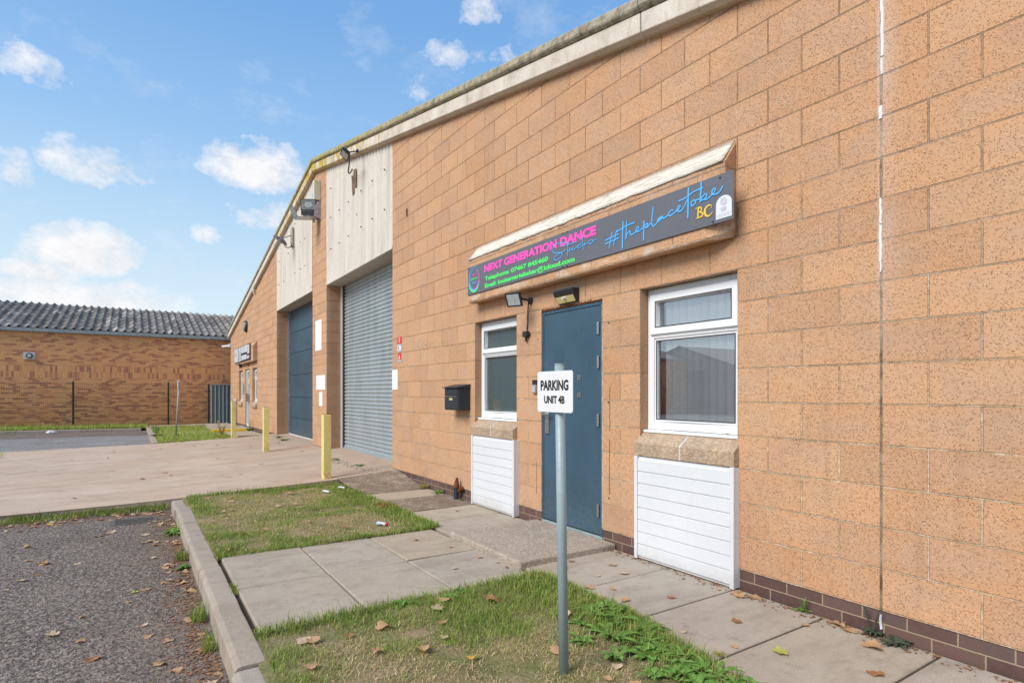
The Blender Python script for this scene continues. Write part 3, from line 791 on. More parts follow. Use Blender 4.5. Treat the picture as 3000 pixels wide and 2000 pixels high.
# white vinyl boarding under the windows
def vinyl(x0, x1):
    t = MB(); t.box(x0, x1, -.045, .02, .012, .822); o = t.build('vinyl_panel', MAT['upvc_panel'], BLD, bevel=.002)
    t = MB(); n = 8; h = (.800-.03)/n
    for k in range(n):
        z0 = .03+k*h
        t.prism([(-.046, z0), (-.052, z0+.0015), (-.059, z0+.006), (-.059, z0+h-.004), (-.050, z0+h-.0005), (-.046, z0+h)], 'x', x0+.032, x1-.032)
    t.build('board', MAT['upvc_panel'], o)
    for a in (x0-.002, x1-.030): t = MB(); t.box(a, a+.032, -.067, -.0455, .008, .826); t.build('edge_trim', MAT['upvc_panel'], o, bevel=.003)
vinyl(-4.478, -3.56); vinyl(-1.80, -.885)

# entrance door
def entrance():
    y = .012
    t = MB(); t.box(-3.125, -2.285, y, y+.045, .075, 2.10)
    d = t.build('entrance_door', MAT['blue_door'], BLD, bevel=.004); d['label'] = 'blue steel entrance door with four hinges'
    t = MB(); t.box(-3.147, -3.127, y-.004, y+.07, .06, 2.135); t.box(-2.283, -2.253, y-.006, y+.07, .06, 2.135); t.box(-3.127, -2.283, y-.006, y+.07, 2.103, 2.135)
    t.build('door_frame', MAT['blue_door'], BLD, bevel=.003)
    t = MB(); t.box(-3.149, -2.251, .0, .06, 2.1355, 2.150)
    for k in range(34): xx = -3.14+k*.026; t.box(xx, xx+.02, -.004-random.random()*.004, .01, 2.140+random.uniform(-.003, .003), 2.152+random.uniform(-.003, .008))
    t.build('rusty_lintel_edge', MAT['rust'], BLD)
    for zc in (1.90, 1.60, 1.087, .29):
        t = MB()
        for q in range(5): t.tube([(-2.303, y-.012, zc-.055+q*.022+.001), (-2.303, y-.012, zc-.055+q*.022+.020)], .010, 8)
        t.box(-2.33, -2.304, y-.006, y-.0005, zc-.055, zc+.055)
        t.build('hinge', MAT['steel'], d)
    t = MB(); t.box(-3.092, -3.030, y-.012, y-.0005, .925, 1.165); t.tube([(-3.062, y-.0105, 1.12), (-3.062, y-.05, 1.12)], .011, 10); t.tube([(-3.100, y-.052, 1.12), (-2.965, y-.052, 1.118)], .009, 10)
    t.tube([(-3.062, y-.0105, 1.03), (-3.062, y-.016, 1.03)], .012, 10)
    t.build('handle', MAT['steel'], d, smooth=False)
    t = MB(); t.tube([(-3.075, y-.0, .955), (-3.05, y-.03, .955)], .006, 6); t.build('keyhole_cover', MAT['steel'], d)
    for zc in (1.445, 1.285):
        t = MB(); t.box(-2.60, -2.555, y-.004, y-.0005, zc, zc+.045)
        for q in (0, 1): t.tube([(-2.60+.012+q*.02, y-.008, zc+.005), (-2.60+.012+q*.02, y-.008, zc+.04)], .0035, 6)
        t.build('latch_plate', MAT['steel'], d)
    t = MB(); t.box(-2.98, -2.81, y-.0015, y-.0005, 1.60, 1.74); t.build('faded_patch', MAT['blue_shutter'], d)
    t = MB(); t.box(-3.15, -2.25, .0, .2, .03, .062); t.build('threshold', MAT['slate_grey'], BLD, bevel=.004)
    t = MB(); t.loft([[(-2.2535, -.0025, z_), (-2.2500+w_, -.0025, z_), (-2.2500+w_, .004, z_), (-2.2535, .004, z_)] for z_ in [.15+1.95*k/70 for k in range(71)] for w_ in [random.choice([-.0025, -.001, .002, .006])*random.random()]])
    t.build('mortar_edge', MAT['dirty_white'], BLD)
entrance()
t = MB(); t.box(-21.545, -20.655, .09, .12, .10, 2.16); fd = t.build('office_door', MAT['slate_grey'], BLD); fd['label'] = 'white framed office door far along the wall'
t = MB(); frame_rect(t, -21.545, -20.655, .10, 2.16, .09, .04, .0895); t.build('door_frame', MAT['upvc'], fd, bevel=.004)
t = MB(); t.box(-21.42, -21.22, .0, .04, 1.0, 1.3); t.build('handle', MAT['steel'], fd)
t = MB(); t.box(-21.4, -20.9, .07, .0895, 1.62, 1.83); t.build('notice', MAT['lamp_cream'], fd)
# projecting blockwork hoods
def hood(x0, x1, chip=True, mat=None):
    prof = [(.0, 2.385), (-.12, 2.372), (-.130, 2.384), (-.130, 2.885), (-.118, 2.905), (0., 3.045)]
    def ring(x, k=0.):
        p = list(prof)
        if k: p = [(.0, 2.385), (-.12+.09*k, 2.372+.01*k), (-.130+.07*k, 2.384+.055*k), (-.130+.006*k, 2.885-.01*k), (-.118+.01*k, 2.905-.012*k), (0., 3.045-.01*k)]
        return [(x, y, z) for y, z in p]
    xs = [x0]+[x0+(x1-x0)*k/16 for k in range(1, 15)]+[x1-.16, x1-.08, x1]
    t = MB(); t.loft([ring(x, 0 if x < x1-.1 or not chip else (.45 if x < x1-.01 else 1.)) for x in xs])
    h = t.build('sign_hood', MAT['hood'], BLD, bevel=.006)
    # weathered mortar flaunching on the sloping top
    t = MB(); rings = []
    n = 90
    for k in range(n+1):
        x = x0+.01+(x1-x0-.02)*k/n; e = .012 if 0 < k < n else 0
        lo = 2.872+.016*mnoise.noise(Vector((x*7, 0, 3)))+.014*mnoise.noise(Vector((x*26, 4, 3)))
        r_ = lambda s: s*mnoise.noise(Vector((x*19, s*900, 7)))
        rings.append([(x, .004, 3.035), (x, -.126, lo+.012), (x, -.1325, lo), (x, -.1345+r_(.003), max(lo+.006, 2.889)), (x, -.1335+r_(.004), 2.899), (x, -.119+r_(.006), 2.917+r_(.006)), (x, -.06+r_(.006), 2.986+r_(.008)), (x, .003, 3.055)])
    t.loft(rings)
    t.build('mortar_capping', mat, h, smooth=True)
    return h
def mat_flaunch():
    m, t, b = new_mat('lime_mortar', .95, .1); g = geo(t); p = t.sep(g['Position'])
    s_ = t.noise(t.comb(t.m('MULTIPLY', p[0], 5.), t.m('MULTIPLY', p[1], 40.), t.m('MULTIPLY', p[2], 60.)), 1., 6, .75); f = t.noise(g['Position'], 45, 4, .75)
    c = t.ramp(s_, [(.30, (.30, .25, .18)), (.42, (.62, .57, .48)), (.55, (.76, .72, .64)), (.7, (.84, .81, .74))])
    c = t.mix(t.maprange(f, .52, .68, 0, .5), c, (.46, .40, .31))
    dk = t.maprange(t.noise(g['Position'], 4.5, 6, .75), .54, .68, 0, .6); c = t.mix(dk, c, (.22, .18, .12))
    setc(t, b, c); setn(t, b, t.bump(t.m('ADD', s_, f), .008)); return m
MAT['flaunch'] = mat_flaunch()
hood(-4.42, -.91, True, MAT['flaunch'])
hood(-23.12, -19.10, False, MAT['hood'])
# sealant in the movement joint and grey open joint
for z0, z1, w in ((3.07, 3.16, .015), (3.17, 3.50, .019), (3.51, 3.80, .014), (2.83, 2.90, .022), (2.255, 2.395, .015), (2.05, 2.25, .017), (1.99, 2.05, .011), (.035, .115, .013)):
    t = MB(); n = 7; rings = []
    for k in range(n+1):
        z = z0+(z1-z0)*k/n; cx = -.002+random.uniform(-.003, .003)+(.006 if z > 2.9 else 0)
        rings.append([(cx-w/2, .002, z), (cx-w/2*.7, -.004, z), (cx+w/2*.7, -.005, z), (cx+w/2, .002, z)])
    t.loft(rings); t.build('joint_sealant', MAT['sealant'], BLD)
# rust run and screw holes beside the entrance door
for x, z0, z1, w in ((-2.155, 1.0, 1.38, .006), (-2.158, .45, .93, .007), (-3.235, .30, .62, .006)):
    t = MB(); t.loft([[(x-w/2+q_, -.0012, z0+(z1-z0)*k/9), (x+w/2+q_, -.0012, z0+(z1-z0)*k/9), (x+w/2+q_, .001, z0+(z1-z0)*k/9), (x-w/2+q_, .001, z0+(z1-z0)*k/9)] for k in range(10) for q_ in [random.uniform(-.003, .003)]]); t.build('rust_run', MAT['rust'], BLD)
for x, z in ((-2.17, 1.93), (-2.17, 1.245), (-2.165, .42), (-3.21, 1.87), (-3.21, 1.21)): t = MB(); t.tube([(x, .001, z), (x, -.002, z)], .008, 8); t.build('screw_hole', MAT['brush'], BLD)
# down pipe far along the wall
t = MB(); t.tube([(-23.6, -.06, .12), (-23.6, -.06, 1.08)], .045, 10); t.build('drain_pipe', MAT['dirty_white'], BLD, smooth=True)
TA={
'h1': [(-1.971, 2.639), (-2.004, 2.523)] ,
'h2': [(-1.918, 2.644), (-1.953, 2.53)] ,
'h3': [(-2.048, 2.593), (-1.893, 2.611)] ,
'h4': [(-2.048, 2.563), (-1.893, 2.579)] ,
't1': [(-1.844, 2.695), (-1.851, 2.489)] ,
't2': [(-1.911, 2.634), (-1.851, 2.645), (-1.797, 2.656), (-1.716, 2.658)] ,
'h': [(-1.803, 2.689), (-1.81, 2.558), (-1.809, 2.56), (-1.797, 2.588), (-1.776, 2.603), (-1.763, 2.599), (-1.761, 2.581), (-1.743, 2.572), (-1.716, 2.577), (-1.684, 2.591), (-1.67, 2.604), (-1.679, 2.616), (-1.697, 2.605), (-1.698, 2.588), (-1.679, 2.579), (-1.651, 2.586), (-1.629, 2.596)] ,
'p': [(-1.616, 2.643), (-1.62, 2.503)] ,
'p2': [(-1.629, 2.596), (-1.601, 2.614), (-1.581, 2.618), (-1.577, 2.605), (-1.593, 2.595), (-1.608, 2.594), (-1.582, 2.591), (-1.551, 2.608), (-1.531, 2.629)] ,
'l': [(-1.523, 2.728), (-1.537, 2.626), (-1.532, 2.595), (-1.517, 2.583), (-1.496, 2.593), (-1.478, 2.611), (-1.454, 2.626), (-1.431, 2.632), (-1.448, 2.635), (-1.472, 2.625), (-1.478, 2.612), (-1.467, 2.606), (-1.445, 2.616), (-1.427, 2.631), (-1.429, 2.624), (-1.415, 2.617), (-1.383, 2.627), (-1.363, 2.647), (-1.34, 2.658), (-1.332, 2.651)] ,
'c': [(-1.363, 2.647), (-1.373, 2.632), (-1.363, 2.621), (-1.332, 2.627), (-1.298, 2.64), (-1.273, 2.652), (-1.266, 2.667), (-1.278, 2.669), (-1.292, 2.654), (-1.284, 2.634), (-1.263, 2.629), (-1.237, 2.643), (-1.215, 2.671), (-1.194, 2.704)] ,
'T': [(-1.191, 2.773), (-1.197, 2.567)] ,
'T2': [(-1.276, 2.706), (-1.232, 2.709), (-1.188, 2.72), (-1.136, 2.735), (-1.068, 2.738)] ,
'o': [(-1.136, 2.672), (-1.151, 2.675), (-1.165, 2.665), (-1.167, 2.65), (-1.157, 2.639), (-1.138, 2.644), (-1.128, 2.656), (-1.133, 2.671), (-1.115, 2.669), (-1.088, 2.67)] ,
'b': [(-1.081, 2.778), (-1.089, 2.65)] ,
'b2': [(-1.088, 2.651), (-1.08, 2.668), (-1.061, 2.684), (-1.043, 2.691), (-1.035, 2.681), (-1.043, 2.664), (-1.061, 2.655), (-1.084, 2.657)] ,
'b3': [(-1.061, 2.655), (-1.038, 2.652), (-1.008, 2.662), (-0.976, 2.682), (-0.965, 2.699), (-0.976, 2.706), (-0.992, 2.691), (-0.989, 2.672), (-0.971, 2.666), (-0.94, 2.667), (-0.92, 2.682), (-0.909, 2.701)] ,
'B1': [(-1.133, 2.617), (-1.122, 2.61), (-1.128, 2.548)] ,
'B2': [(-1.136, 2.617), (-1.115, 2.618), (-1.094, 2.608), (-1.094, 2.592), (-1.12, 2.584)] ,
'B3': [(-1.12, 2.584), (-1.089, 2.574), (-1.084, 2.553), (-1.104, 2.548), (-1.136, 2.548)] ,
'C1': [(-1.013, 2.587), (-1.014, 2.602), (-1.033, 2.605), (-1.061, 2.596), (-1.069, 2.573), (-1.061, 2.545), (-1.041, 2.533), (-1.018, 2.539), (-1.011, 2.553)] ,
'F1': [(-1.136, 2.581), (-1.154, 2.561), (-1.157, 2.527), (-1.136, 2.498), (-1.104, 2.491), (-1.074, 2.507), (-1.058, 2.532), (-1.038, 2.56), (-1.013, 2.579), (-0.988, 2.576), (-0.981, 2.558), (-0.993, 2.54), (-1.018, 2.539)] ,
'P': [(-0.959, 2.493), (-0.96, 2.573), (-0.952, 2.612), (-0.93, 2.642), (-0.897, 2.646), (-0.864, 2.631), (-0.843, 2.605), (-0.837, 2.572), (-0.838, 2.492)] ,
'board': [(-0.834, 2.802), (-0.836, 2.478)] ,
'pc': [(-0.899, 2.605)] ,
}
TB={
'S': [(-2.557, 2.685), (-2.639, 2.7), (-2.715, 2.706), (-2.773, 2.681), (-2.769, 2.646), (-2.715, 2.622), (-2.65, 2.612), (-2.623, 2.589), (-2.661, 2.564), (-2.715, 2.558), (-2.748, 2.573), (-2.721, 2.596), (-2.645, 2.611), (-2.576, 2.623)] ,
't': [(-2.546, 2.694), (-2.549, 2.561)] ,
't2': [(-2.629, 2.668), (-2.544, 2.663), (-2.412, 2.663)] ,
'u': [(-2.539, 2.599), (-2.511, 2.626), (-2.518, 2.608), (-2.503, 2.604), (-2.467, 2.624), (-2.477, 2.603), (-2.457, 2.601), (-2.412, 2.618), (-2.382, 2.628), (-2.36, 2.63)] ,
'd': [(-2.36, 2.63), (-2.392, 2.627), (-2.402, 2.607), (-2.382, 2.599), (-2.348, 2.614)] ,
'd2': [(-2.343, 2.696), (-2.331, 2.573)] ,
'i': [(-2.331, 2.608), (-2.309, 2.628), (-2.312, 2.61), (-2.285, 2.617), (-2.256, 2.626)] ,
'i2': [(-2.304, 2.647), (-2.302, 2.643)] ,
'o': [(-2.233, 2.638), (-2.258, 2.627), (-2.249, 2.608), (-2.219, 2.607), (-2.202, 2.622), (-2.223, 2.637), (-2.2, 2.624), (-2.161, 2.628)] ,
'next': [(-4.034, 2.669), (-2.715, 2.75), (-2.715, 2.679), (-4.034, 2.762)] ,
'dance': [(-2.655, 2.67), (-2.168, 2.659), (-2.168, 2.769), (-2.655, 2.777)] ,
'tel': [(-4.018, 2.573), (-4.018, 2.626), (-2.844, 2.615), (-2.844, 2.562)] ,
'em': [(-4.018, 2.492), (-4.018, 2.545), (-2.452, 2.531), (-2.452, 2.495)] ,
'logo': [(-4.394, 2.655), (-4.131, 2.637), (-4.248, 2.777), (-4.273, 2.485)] ,
}

# ------------------------------------------------------------------ ground
RZ = -.13
t = MB(); t.fixn = False; t.quad((-400, -400, RZ), (400, -400, RZ), (400, 400, RZ), (-400, 400, RZ))
struct('ground', t, MAT['asphalt'])
def interp(x, xs, ys): return float(np.interp(x, xs, ys))
def edge_y(x): return interp(x, [-.9, -.3, .3, 1.5], [-.935, -1.07, -1.16, -1.2])
def dz(y): return interp(y, [-16, -10, -6, -4.6, -3, -1, 0, .4], [-.127, -.10, -.065, -.045, -.02, .055, .13, .152])
# driveway: a shallow concrete ramp up to the doors
t = MB(); t.fixn = False
DX0, DX1 = -16.35, -6.95
ys = [-16, -13, -10, -8, -6, -5, -4, -3.5, -3, -2.5, -2, -1.5, -1, -.6, -.3, 0]
xs = [DX0+(DX1-DX0)*k/24 for k in range(25)]
def dn(x, y): return dz(y)+.010*mnoise.noise(Vector((x*.7, y*.7, 2)))
def ex(x, y): return x + (.035*mnoise.noise(Vector((3, y*2.1, 0))) if x in (DX0, DX1) else 0)
for a, b_ in zip(xs[:-1], xs[1:]):
    for c, d in zip(ys[:-1], ys[1:]):
        t.quad((ex(a, c), c, dn(a, c)), (ex(b_, c), c, dn(b_, c)), (ex(b_, d), d, dn(b_, d)), (ex(a, d), d, dn(a, d)))
for c, d in zip(ys[:-1], ys[1:]):
    t.quad((ex(DX1, c), c, -.2), (ex(DX1, d), d, -.2), (ex(DX1, d), d, dn(DX1, d)), (ex(DX1, c), c, dn(DX1, c)))
    t.quad((ex(DX0, c), c, -.2), (ex(DX0, d), d, -.2), (ex(DX0, d), d, dn(DX0, d)), (ex(DX0, c), c, dn(DX0, c)))
for x0, x1 in ((-15.973, -12.027), (-10.883, -7.141)):
    t.quad((x0, 0, dz(0)-.002), (x1, 0, dz(0)-.002), (x1, .5, .150), (x0, .5, .150))
    t.quad((x0, 0, dz(0)-.002), (x1, 0, dz(0)-.002), (x1, 0, .0), (x0, 0, .0))
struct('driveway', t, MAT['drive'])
# paving
def slab_mb(t, x0, x1, y0, y1, z, gap=.007, tilt=.004):
    zz = [z+random.uniform(-tilt, tilt) for _ in range(4)]
    i = len(t.v); x0 += gap; x1 -= gap; y0 += gap; y1 -= gap; e = .006
    P = [(x0, y0), (x1, y0), (x1, y1), (x0, y1)]; Q = [(x0+e, y0+e), (x1-e, y0+e), (x1-e, y1-e), (x0+e, y1-e)]
    t.v += [(p[0], p[1], z-.09) for p in P]+[(p[0], p[1], q-.005) for p, q in zip(P, zz)]+[(p[0], p[1], q) for p, q in zip(Q, zz)]
    for a in (0, 4):
        for k in range(4):
            k2 = (k+1) % 4; t.f.append((i+a+k, i+a+k2, i+a+4+k2, i+a+4+k)); t.mi.append(0)
    t.f.append((i+8, i+9, i+10, i+11)); t.mi.append(0)
t = MB()
for a, b_ in zip([-2.10, -1.48, -.90, -.31, .285, .88, 1.48, 2.08, 2.68], [-1.48, -.90, -.31, .285, .88, 1.48, 2.08, 2.68, 3.28]): slab_mb(t, a, b_, -.945 if a < -.95 else edge_y(b_)-.06, -.006, .001, .007, .002)
for a, b_ in ((-5.82, -5.24), (-4.46, -3.89), (-3.89, -3.24)): slab_mb(t, a, b_, -.94+random.uniform(-.02, .02), -.006, .002)
for y0, y1 in ((-2.845, -2.225), (-2.225, -1.615), (-1.615, -.985)):
    for x0, x1 in ((-3.635, -2.745), (-2.745, -1.88)): slab_mb(t, x0, x1, y0, y1, .0, .007, .007)
slab_mb(t, -3.24, -2.10, -.985, -.02, -.012)
struct('pavement', t, MAT['slab'])
t = MB(); t.fixn = False      # mortar / soil bed under and between the slabs
def grid(t, x0, x1, y0, y1, nx, ny, fz):
    i = len(t.v)
    for j in range(ny+1):
        for k in range(nx+1):
            x = x0+(x1-x0)*k/nx; y = y0+(y1-y0)*j/ny; t.v.append((x, y, fz(x, y)))
    for j in range(ny):
        for k in range(nx):
            a = i+j*(nx+1)+k; t.f.append((a, a+1, a+nx+2, a+nx+1)); t.mi.append(t.cur)
grid(t, -3.66, -1.86, -2.86, -.95, 4, 4, lambda x, y: -.026); grid(t, -5.86, 3.3, -.95, .004, 8, 2, lambda x, y: -.026)
grid(t, -3.66, -1.86, -2.885, -2.848, 20, 1, lambda x, y: -.03+.012*mnoise.noise(Vector((x*9, y*30, 0))))
struct('joint_bed', t, MAT['joint_dirt'])
t = MB(); t.box(-3.225, -2.075, -.985, -.004, -.05, .050)
bm_step = struct('doorstep', t, MAT['step'], bevel=.012)
def pz(x, y):
    r = interp(x, [-6.96, -6.55, -6.1, -5.8], [dz(y)+.004, .05*(1+y)+.03, .012, .003]); return r+.006*mnoise.noise(Vector((x*4, y*4, 0)))
t = MB(); t.fixn = False; grid(t, -6.97, -5.80, -.93, -.003, 14, 8, pz); grid(t, -5.25, -4.45, -.95, -.003, 8, 6, lambda x, y: .004+.005*mnoise.noise(Vector((x*4, y*4, 0))))
struct('patched_path', t, MAT['asphalt_patch'])
# kerb: 0.9 m units
t = MB(); kp = [(-2.872, -.25), (-2.872, -.004), (-2.878, .002), (-2.990, .001), (-3.008, -.006), (-3.018, -.024), (-3.026, -.25)]
kx = [-6.78, -6.14, -5.22, -4.30, -3.39, -2.47, -1.52, -.61, .30, 1.21, 2.12, 3.03, 3.95]
for i, (a, b_) in enumerate(zip(kx[:-1], kx[1:])):
    dy, dzk = random.uniform(-.006, .006), random.uniform(-.005, .003)
    if i == 0: dzk -= .012; dy -= .02
    if i >= 6: dy -= .012; dzk -= .012
    n = 6; rings = []
    for k in range(n+1):
        x = a+.004+(b_-a-.008)*k/n
        rings.append([(x, y+dy+.004*mnoise.noise(Vector((x*5, z*9, 1))), z+dzk+.003*mnoise.noise(Vector((x*6, y*9, 5)))) for y, z in kp])
    t.loft(rings)
struct('kerb', t, MAT['kerb'], bevel=.005)
# turf beds
def tz(x, y): return .004+.022*mnoise.noise(Vector((x*1.8, y*1.8, 0)))+.010*mnoise.noise(Vector((x*7, y*7, 3)))
TURF = {'near': (-1.885, 3.4, -2.872, -.94), 'mid': (-6.84, -3.63, -2.872, -.94)}
def tze(x, y):
    if -.95 < x and y > edge_y(x): return -.035
    return tz(x, y) if y > -2.86 else min(tz(x, y), -.006)
t = MB(); t.fixn = False
for (a, b_, c, d) in TURF.values(): grid(t, a, b_, c-.045, d, int((b_-a)/.06), 33, tze)
o = struct('turf_soil', t, MAT['soil']); o.data.polygons.foreach_set('use_smooth', [True]*len(o.data.polygons))
# far side of the driveway: kerbed turf island with a slab path, and the verge in front of the brick building
FZ = lambda x, y: -.02+.012*mnoise.noise(Vector((x*1.2, y*1.2, 0)))
t = MB(); t.fixn = False
grid(t, -26.6, -16.35, -3.05, -.02, 50, 16, FZ)
grid(t, -27.2, -24.7, -16., -3.05, 10, 40, lambda x, y: interp(y, [-16, -7.5, -.5], [.06, .0, -.06])+.012*mnoise.noise(Vector((x, y, 0))))
grid(t, -15.3, -9., -8.2, -5.72, 20, 8, lambda x, y: dz(y)+.015+.012*mnoise.noise(Vector((x, y, 0))) if y < -5.8 else dz(y)-.02)
o = struct('far_turf_soil', t, MAT['soil'])
t = MB()
for y0, y1 in ((-2.9, -2.2), (-2.2, -1.55), (-1.55, -.95)):
    for x0, x1 in ((-21.0, -20.1), (-20.1, -19.2)): slab_mb(t, x0, x1, y0, y1, .012)
x = -16.5
while x > -26: slab_mb(t, x-.6, x, -.95, -.02, interp(x, [-17.6, -16.5], [.02, .10])); x -= .6
slab_mb(t, -25.9, -25.0, -2.9, -1.0, .01)
struct('far_pavement', t, MAT['slab'])
t = MB()
for a, b_ in zip(np.arange(-24.6, -16.4, .915), np.arange(-23.69, -15.5, .915)):
    b_ = min(b_, -16.38); t.prism([(-3.03, -.25), (-2.89, -.25), (-2.89, .006), (-3.015, .004), (-3.03, -.02)], 'x', a+.004, b_-.004)
for a, b_ in zip(np.arange(-16, -3.2, .915), np.arange(-15.085, -2.2, .915)):
    if b_ > -2.8: b_ = -3.04
    z = interp(a, [-16, -7.5, -3], [.05, .0, -.04]); t.prism([(-24.74, -.25), (-24.60, -.25), (-24.605, z-.02), (-24.615, z), (-24.74, z)], 'y', a+.004, b_-.004)
struct('far_kerb', t, MAT['kerb'], bevel=.004)
t = MB(); t.fixn = False; t.quad((-24.60, -30, RZ+.004), (-16.5, -30, RZ+.004), (-16.5, -3.03, RZ+.004), (-24.60, -3.03, RZ+.004)); struct('parking_area', t, MAT['asphalt_far'])
t = MB(); t.fixn = False; t.quad((-24.60, -7.5, RZ+.008), (-22.2, -7.5, RZ+.008), (-21.9, -3.03, RZ+.008), (-24.60, -3.03, RZ+.008)); struct('resurfaced_strip', t, MAT['asphalt'])

# ------------------------------------------------------------------ grass blades (one mass)
def blades(name, regions, label, seed):
    r = np.random.default_rng(seed); V = []; F3 = []; F4 = []; COL = []
    base = 0
    for (x0, x1, y0, y1, n, hmin, hmax, wid, zf, style) in regions:
        xs = r.uniform(x0, x1, n); ys_ = r.uniform(y0, y1, n)
        nz = np.array([mnoise.noise(Vector((x*1.1, y*1.1, 9))) for x, y in zip(xs, ys_)])
        nz2 = np.array([mnoise.noise(Vector((x*4.5, y*4.5, 5))) for x, y in zip(xs, ys_)])
        if style == 'turf':
            edge = np.minimum.reduce([ys_-y0, y1-ys_])
            dx = np.minimum(xs-x0, x1-xs) if x1-x0 < 20 else 9
            edge = np.minimum(edge, dx)
            green = nz*1.15+nz2*.55+np.clip((.34-edge)/.34, 0, 1)*.75
            keep = (r.random(n) < np.clip(.78+nz2*2.0+nz*.7, .06, 1))
        else:
            green = nz*.5+nz2*.3+.9; keep = np.ones(n, bool); edge = np.zeros(n)
        if style != 'far': keep = keep & ((xs < -.95) | (ys_ < np.interp(xs, [-.9, -.3, .3, 1.5], [-.935, -1.07, -1.16, -1.2])+.02))
        xs, ys_, green = xs[keep], ys_[keep], green[keep]; n = len(xs)
        if n == 0: continue
        isg = (green+r.normal(0, .38, n)) > .24
        lush = np.clip(green, 0, 1)
        h = r.uniform(hmin, hmax, n)*(.75+.7*lush*isg)*np.exp(r.normal(0, .28, n))
        tilt = np.where(isg, r.uniform(.25, 1.25, n), r.uniform(.9, 1.45, n))
        az = r.uniform(0, 2*np.pi, n); wz = wid*r.uniform(.6, 1.3, n)
        z = np.array([zf(x, y) for x, y in zip(xs, ys_)])-.003
        dxh, dyh = np.cos(az), np.sin(az); px, py = -dyh, dxh
        t1 = tilt*.55; t2 = np.minimum(tilt*1.35, 1.62)
        def pt(ox, oy, oz): return np.stack([xs+ox, ys_+oy, z+oz], 1)
        m1 = h*.5; a1 = np.sin(t1)*m1; c1 = np.cos(t1)*m1
        a2 = a1+np.sin(t2)*h*.5; c2 = np.maximum(c1+np.cos(t2)*h*.5, .004)
        v0 = pt(-px*wz/2, -py*wz/2, 0); v1 = pt(px*wz/2, py*wz/2, 0)
        v2 = pt(dxh*a1+px*wz*.42, dyh*a1+py*wz*.42, c1); v3 = pt(dxh*a1-px*wz*.42, dyh*a1-py*wz*.42, c1)
        v4 = pt(dxh*a2, dyh*a2, c2)
        V.append(np.stack([v0, v1, v2, v3, v4], 1).reshape(-1, 3))
        idx = base+np.arange(n)*5
        F4.append(np.stack([idx, idx+1, idx+2, idx+3], 1)); F3.append(np.stack([idx+3, idx+2, idx+4], 1)); base += n*5
        gcol = np.array([.19, .34, .055])[None]*(1.1-.3*lush[:, None])+np.array([.12, .08, .02])[None]*r.random((n, 1))
        ocol = np.array([.36, .36, .12])[None]+np.array([.10, .04, .02])[None]*r.random((n, 1))
        scol = np.array([.68, .52, .31])[None]*(.65+.55*r.random((n, 1)))
        if style == 'far': gcol = np.array([.27, .44, .07])[None]+np.array([.14, .05, .02])[None]*r.random((n, 1)); isg = r.random(n) < .93
        k = r.random((n, 1))
        col = np.where(isg[:, None], np.where(k < .72-.5*(lush[:, None] < .3), gcol, ocol), np.where(k < .18, ocol, scol))
        COL.append(np.repeat(np.concatenate([col, np.ones((n, 1))], 1), 5, 0))
    V = np.concatenate(V); F4 = np.concatenate(F4); F3 = np.concatenate(F3); COL = np.concatenate(COL)
    me = bpy.data.meshes.new(name); me.vertices.add(len(V)); me.vertices.foreach_set('co', V.ravel())
    nl = F4.size+F3.size; me.loops.add(nl); me.loops.foreach_set('vertex_index', np.concatenate([F4.ravel(), F3.ravel()]))
    me.polygons.add(len(F4)+len(F3))
    ls = np.concatenate([np.arange(len(F4))*4, F4.size+np.arange(len(F3))*3]); me.polygons.foreach_set('loop_start', ls)
    me.polygons.foreach_set('loop_total', np.concatenate([np.full(len(F4), 4), np.full(len(F3), 3)]))
    me.update(calc_edges=True)
    at = me.color_attributes.new('blade', 'FLOAT_COLOR', 'POINT'); at.data.foreach_set('color', COL.ravel())
    me.materials.append(MAT['blade'])
    o = bpy.data.objects.new(name, me); C.objects.link(o); return tag(o, label, 'grass', kind='stuff')
a, b_, c, d = TURF['near']
blades('grass', [(a, 1.3, c, d+.03, 80000, .018, .048, .0030, tz, 'turf'), (1.3, b_, c, d, 9000, .025, .06, .004, tz, 'turf'),
                 (a-.045, a+.05, c, d, 1900, .02, .05, .004, lambda x, y: .004, 'lush'), (a, 1.3, d-.04, d+.045, 2600, .018, .045, .004, lambda x, y: .004, 'lush'), (a+.05, .9, -1.30, d+.03, 6500, .02, .055, .0040, tz, 'lush'), (a-.02, -.9, -1.25, -.95, 1500, .02, .045, .004, tz, 'lush')],
       'mown grass, part green and part straw, around the near parking sign post', 1)
a, b_, c, d = TURF['mid']
blades('grass', [(a, b_, c, d+.03, 60000, .016, .042, .0040, tz, 'turf'), (-6.6, b_+.04, -1.20, -.90, 3000, .02, .05, .005, tz, 'lush'), (b_-.04, b_+.035, c, d, 1300, .018, .045, .005, lambda x, y: .004, 'lush'), (-5.0, b_, d-.03, d+.05, 1300, .018, .045, .005, lambda x, y: .004, 'lush'), (-6.9, -6.72, c, d, 1500, .02, .05, .005, tz, 'lush')],
       'patchy yellowing grass plot between kerb, slab path and concrete driveway', 2)
blades('grass', [(-24.5, -20.4, -2.88, -1.2, 14000, .04, .08, .010, FZ, 'far'), (-20.4, -16.4, -2.88, -.98, 15000, .04, .08, .010, FZ, 'far'), (-26.3, -24.75, -9.5, -3.0, 20000, .05, .12, .012, lambda x, y: interp(y, [-16, -7.5, -.5], [.06, .0, -.06]), 'far'),
                 (-15.2, -10., -8, -5.80, 9000, .04, .10, .009, lambda x, y: dz(y)+.015, 'far')],
       'bright green grass beyond the driveway and under the mesh fence', 3)
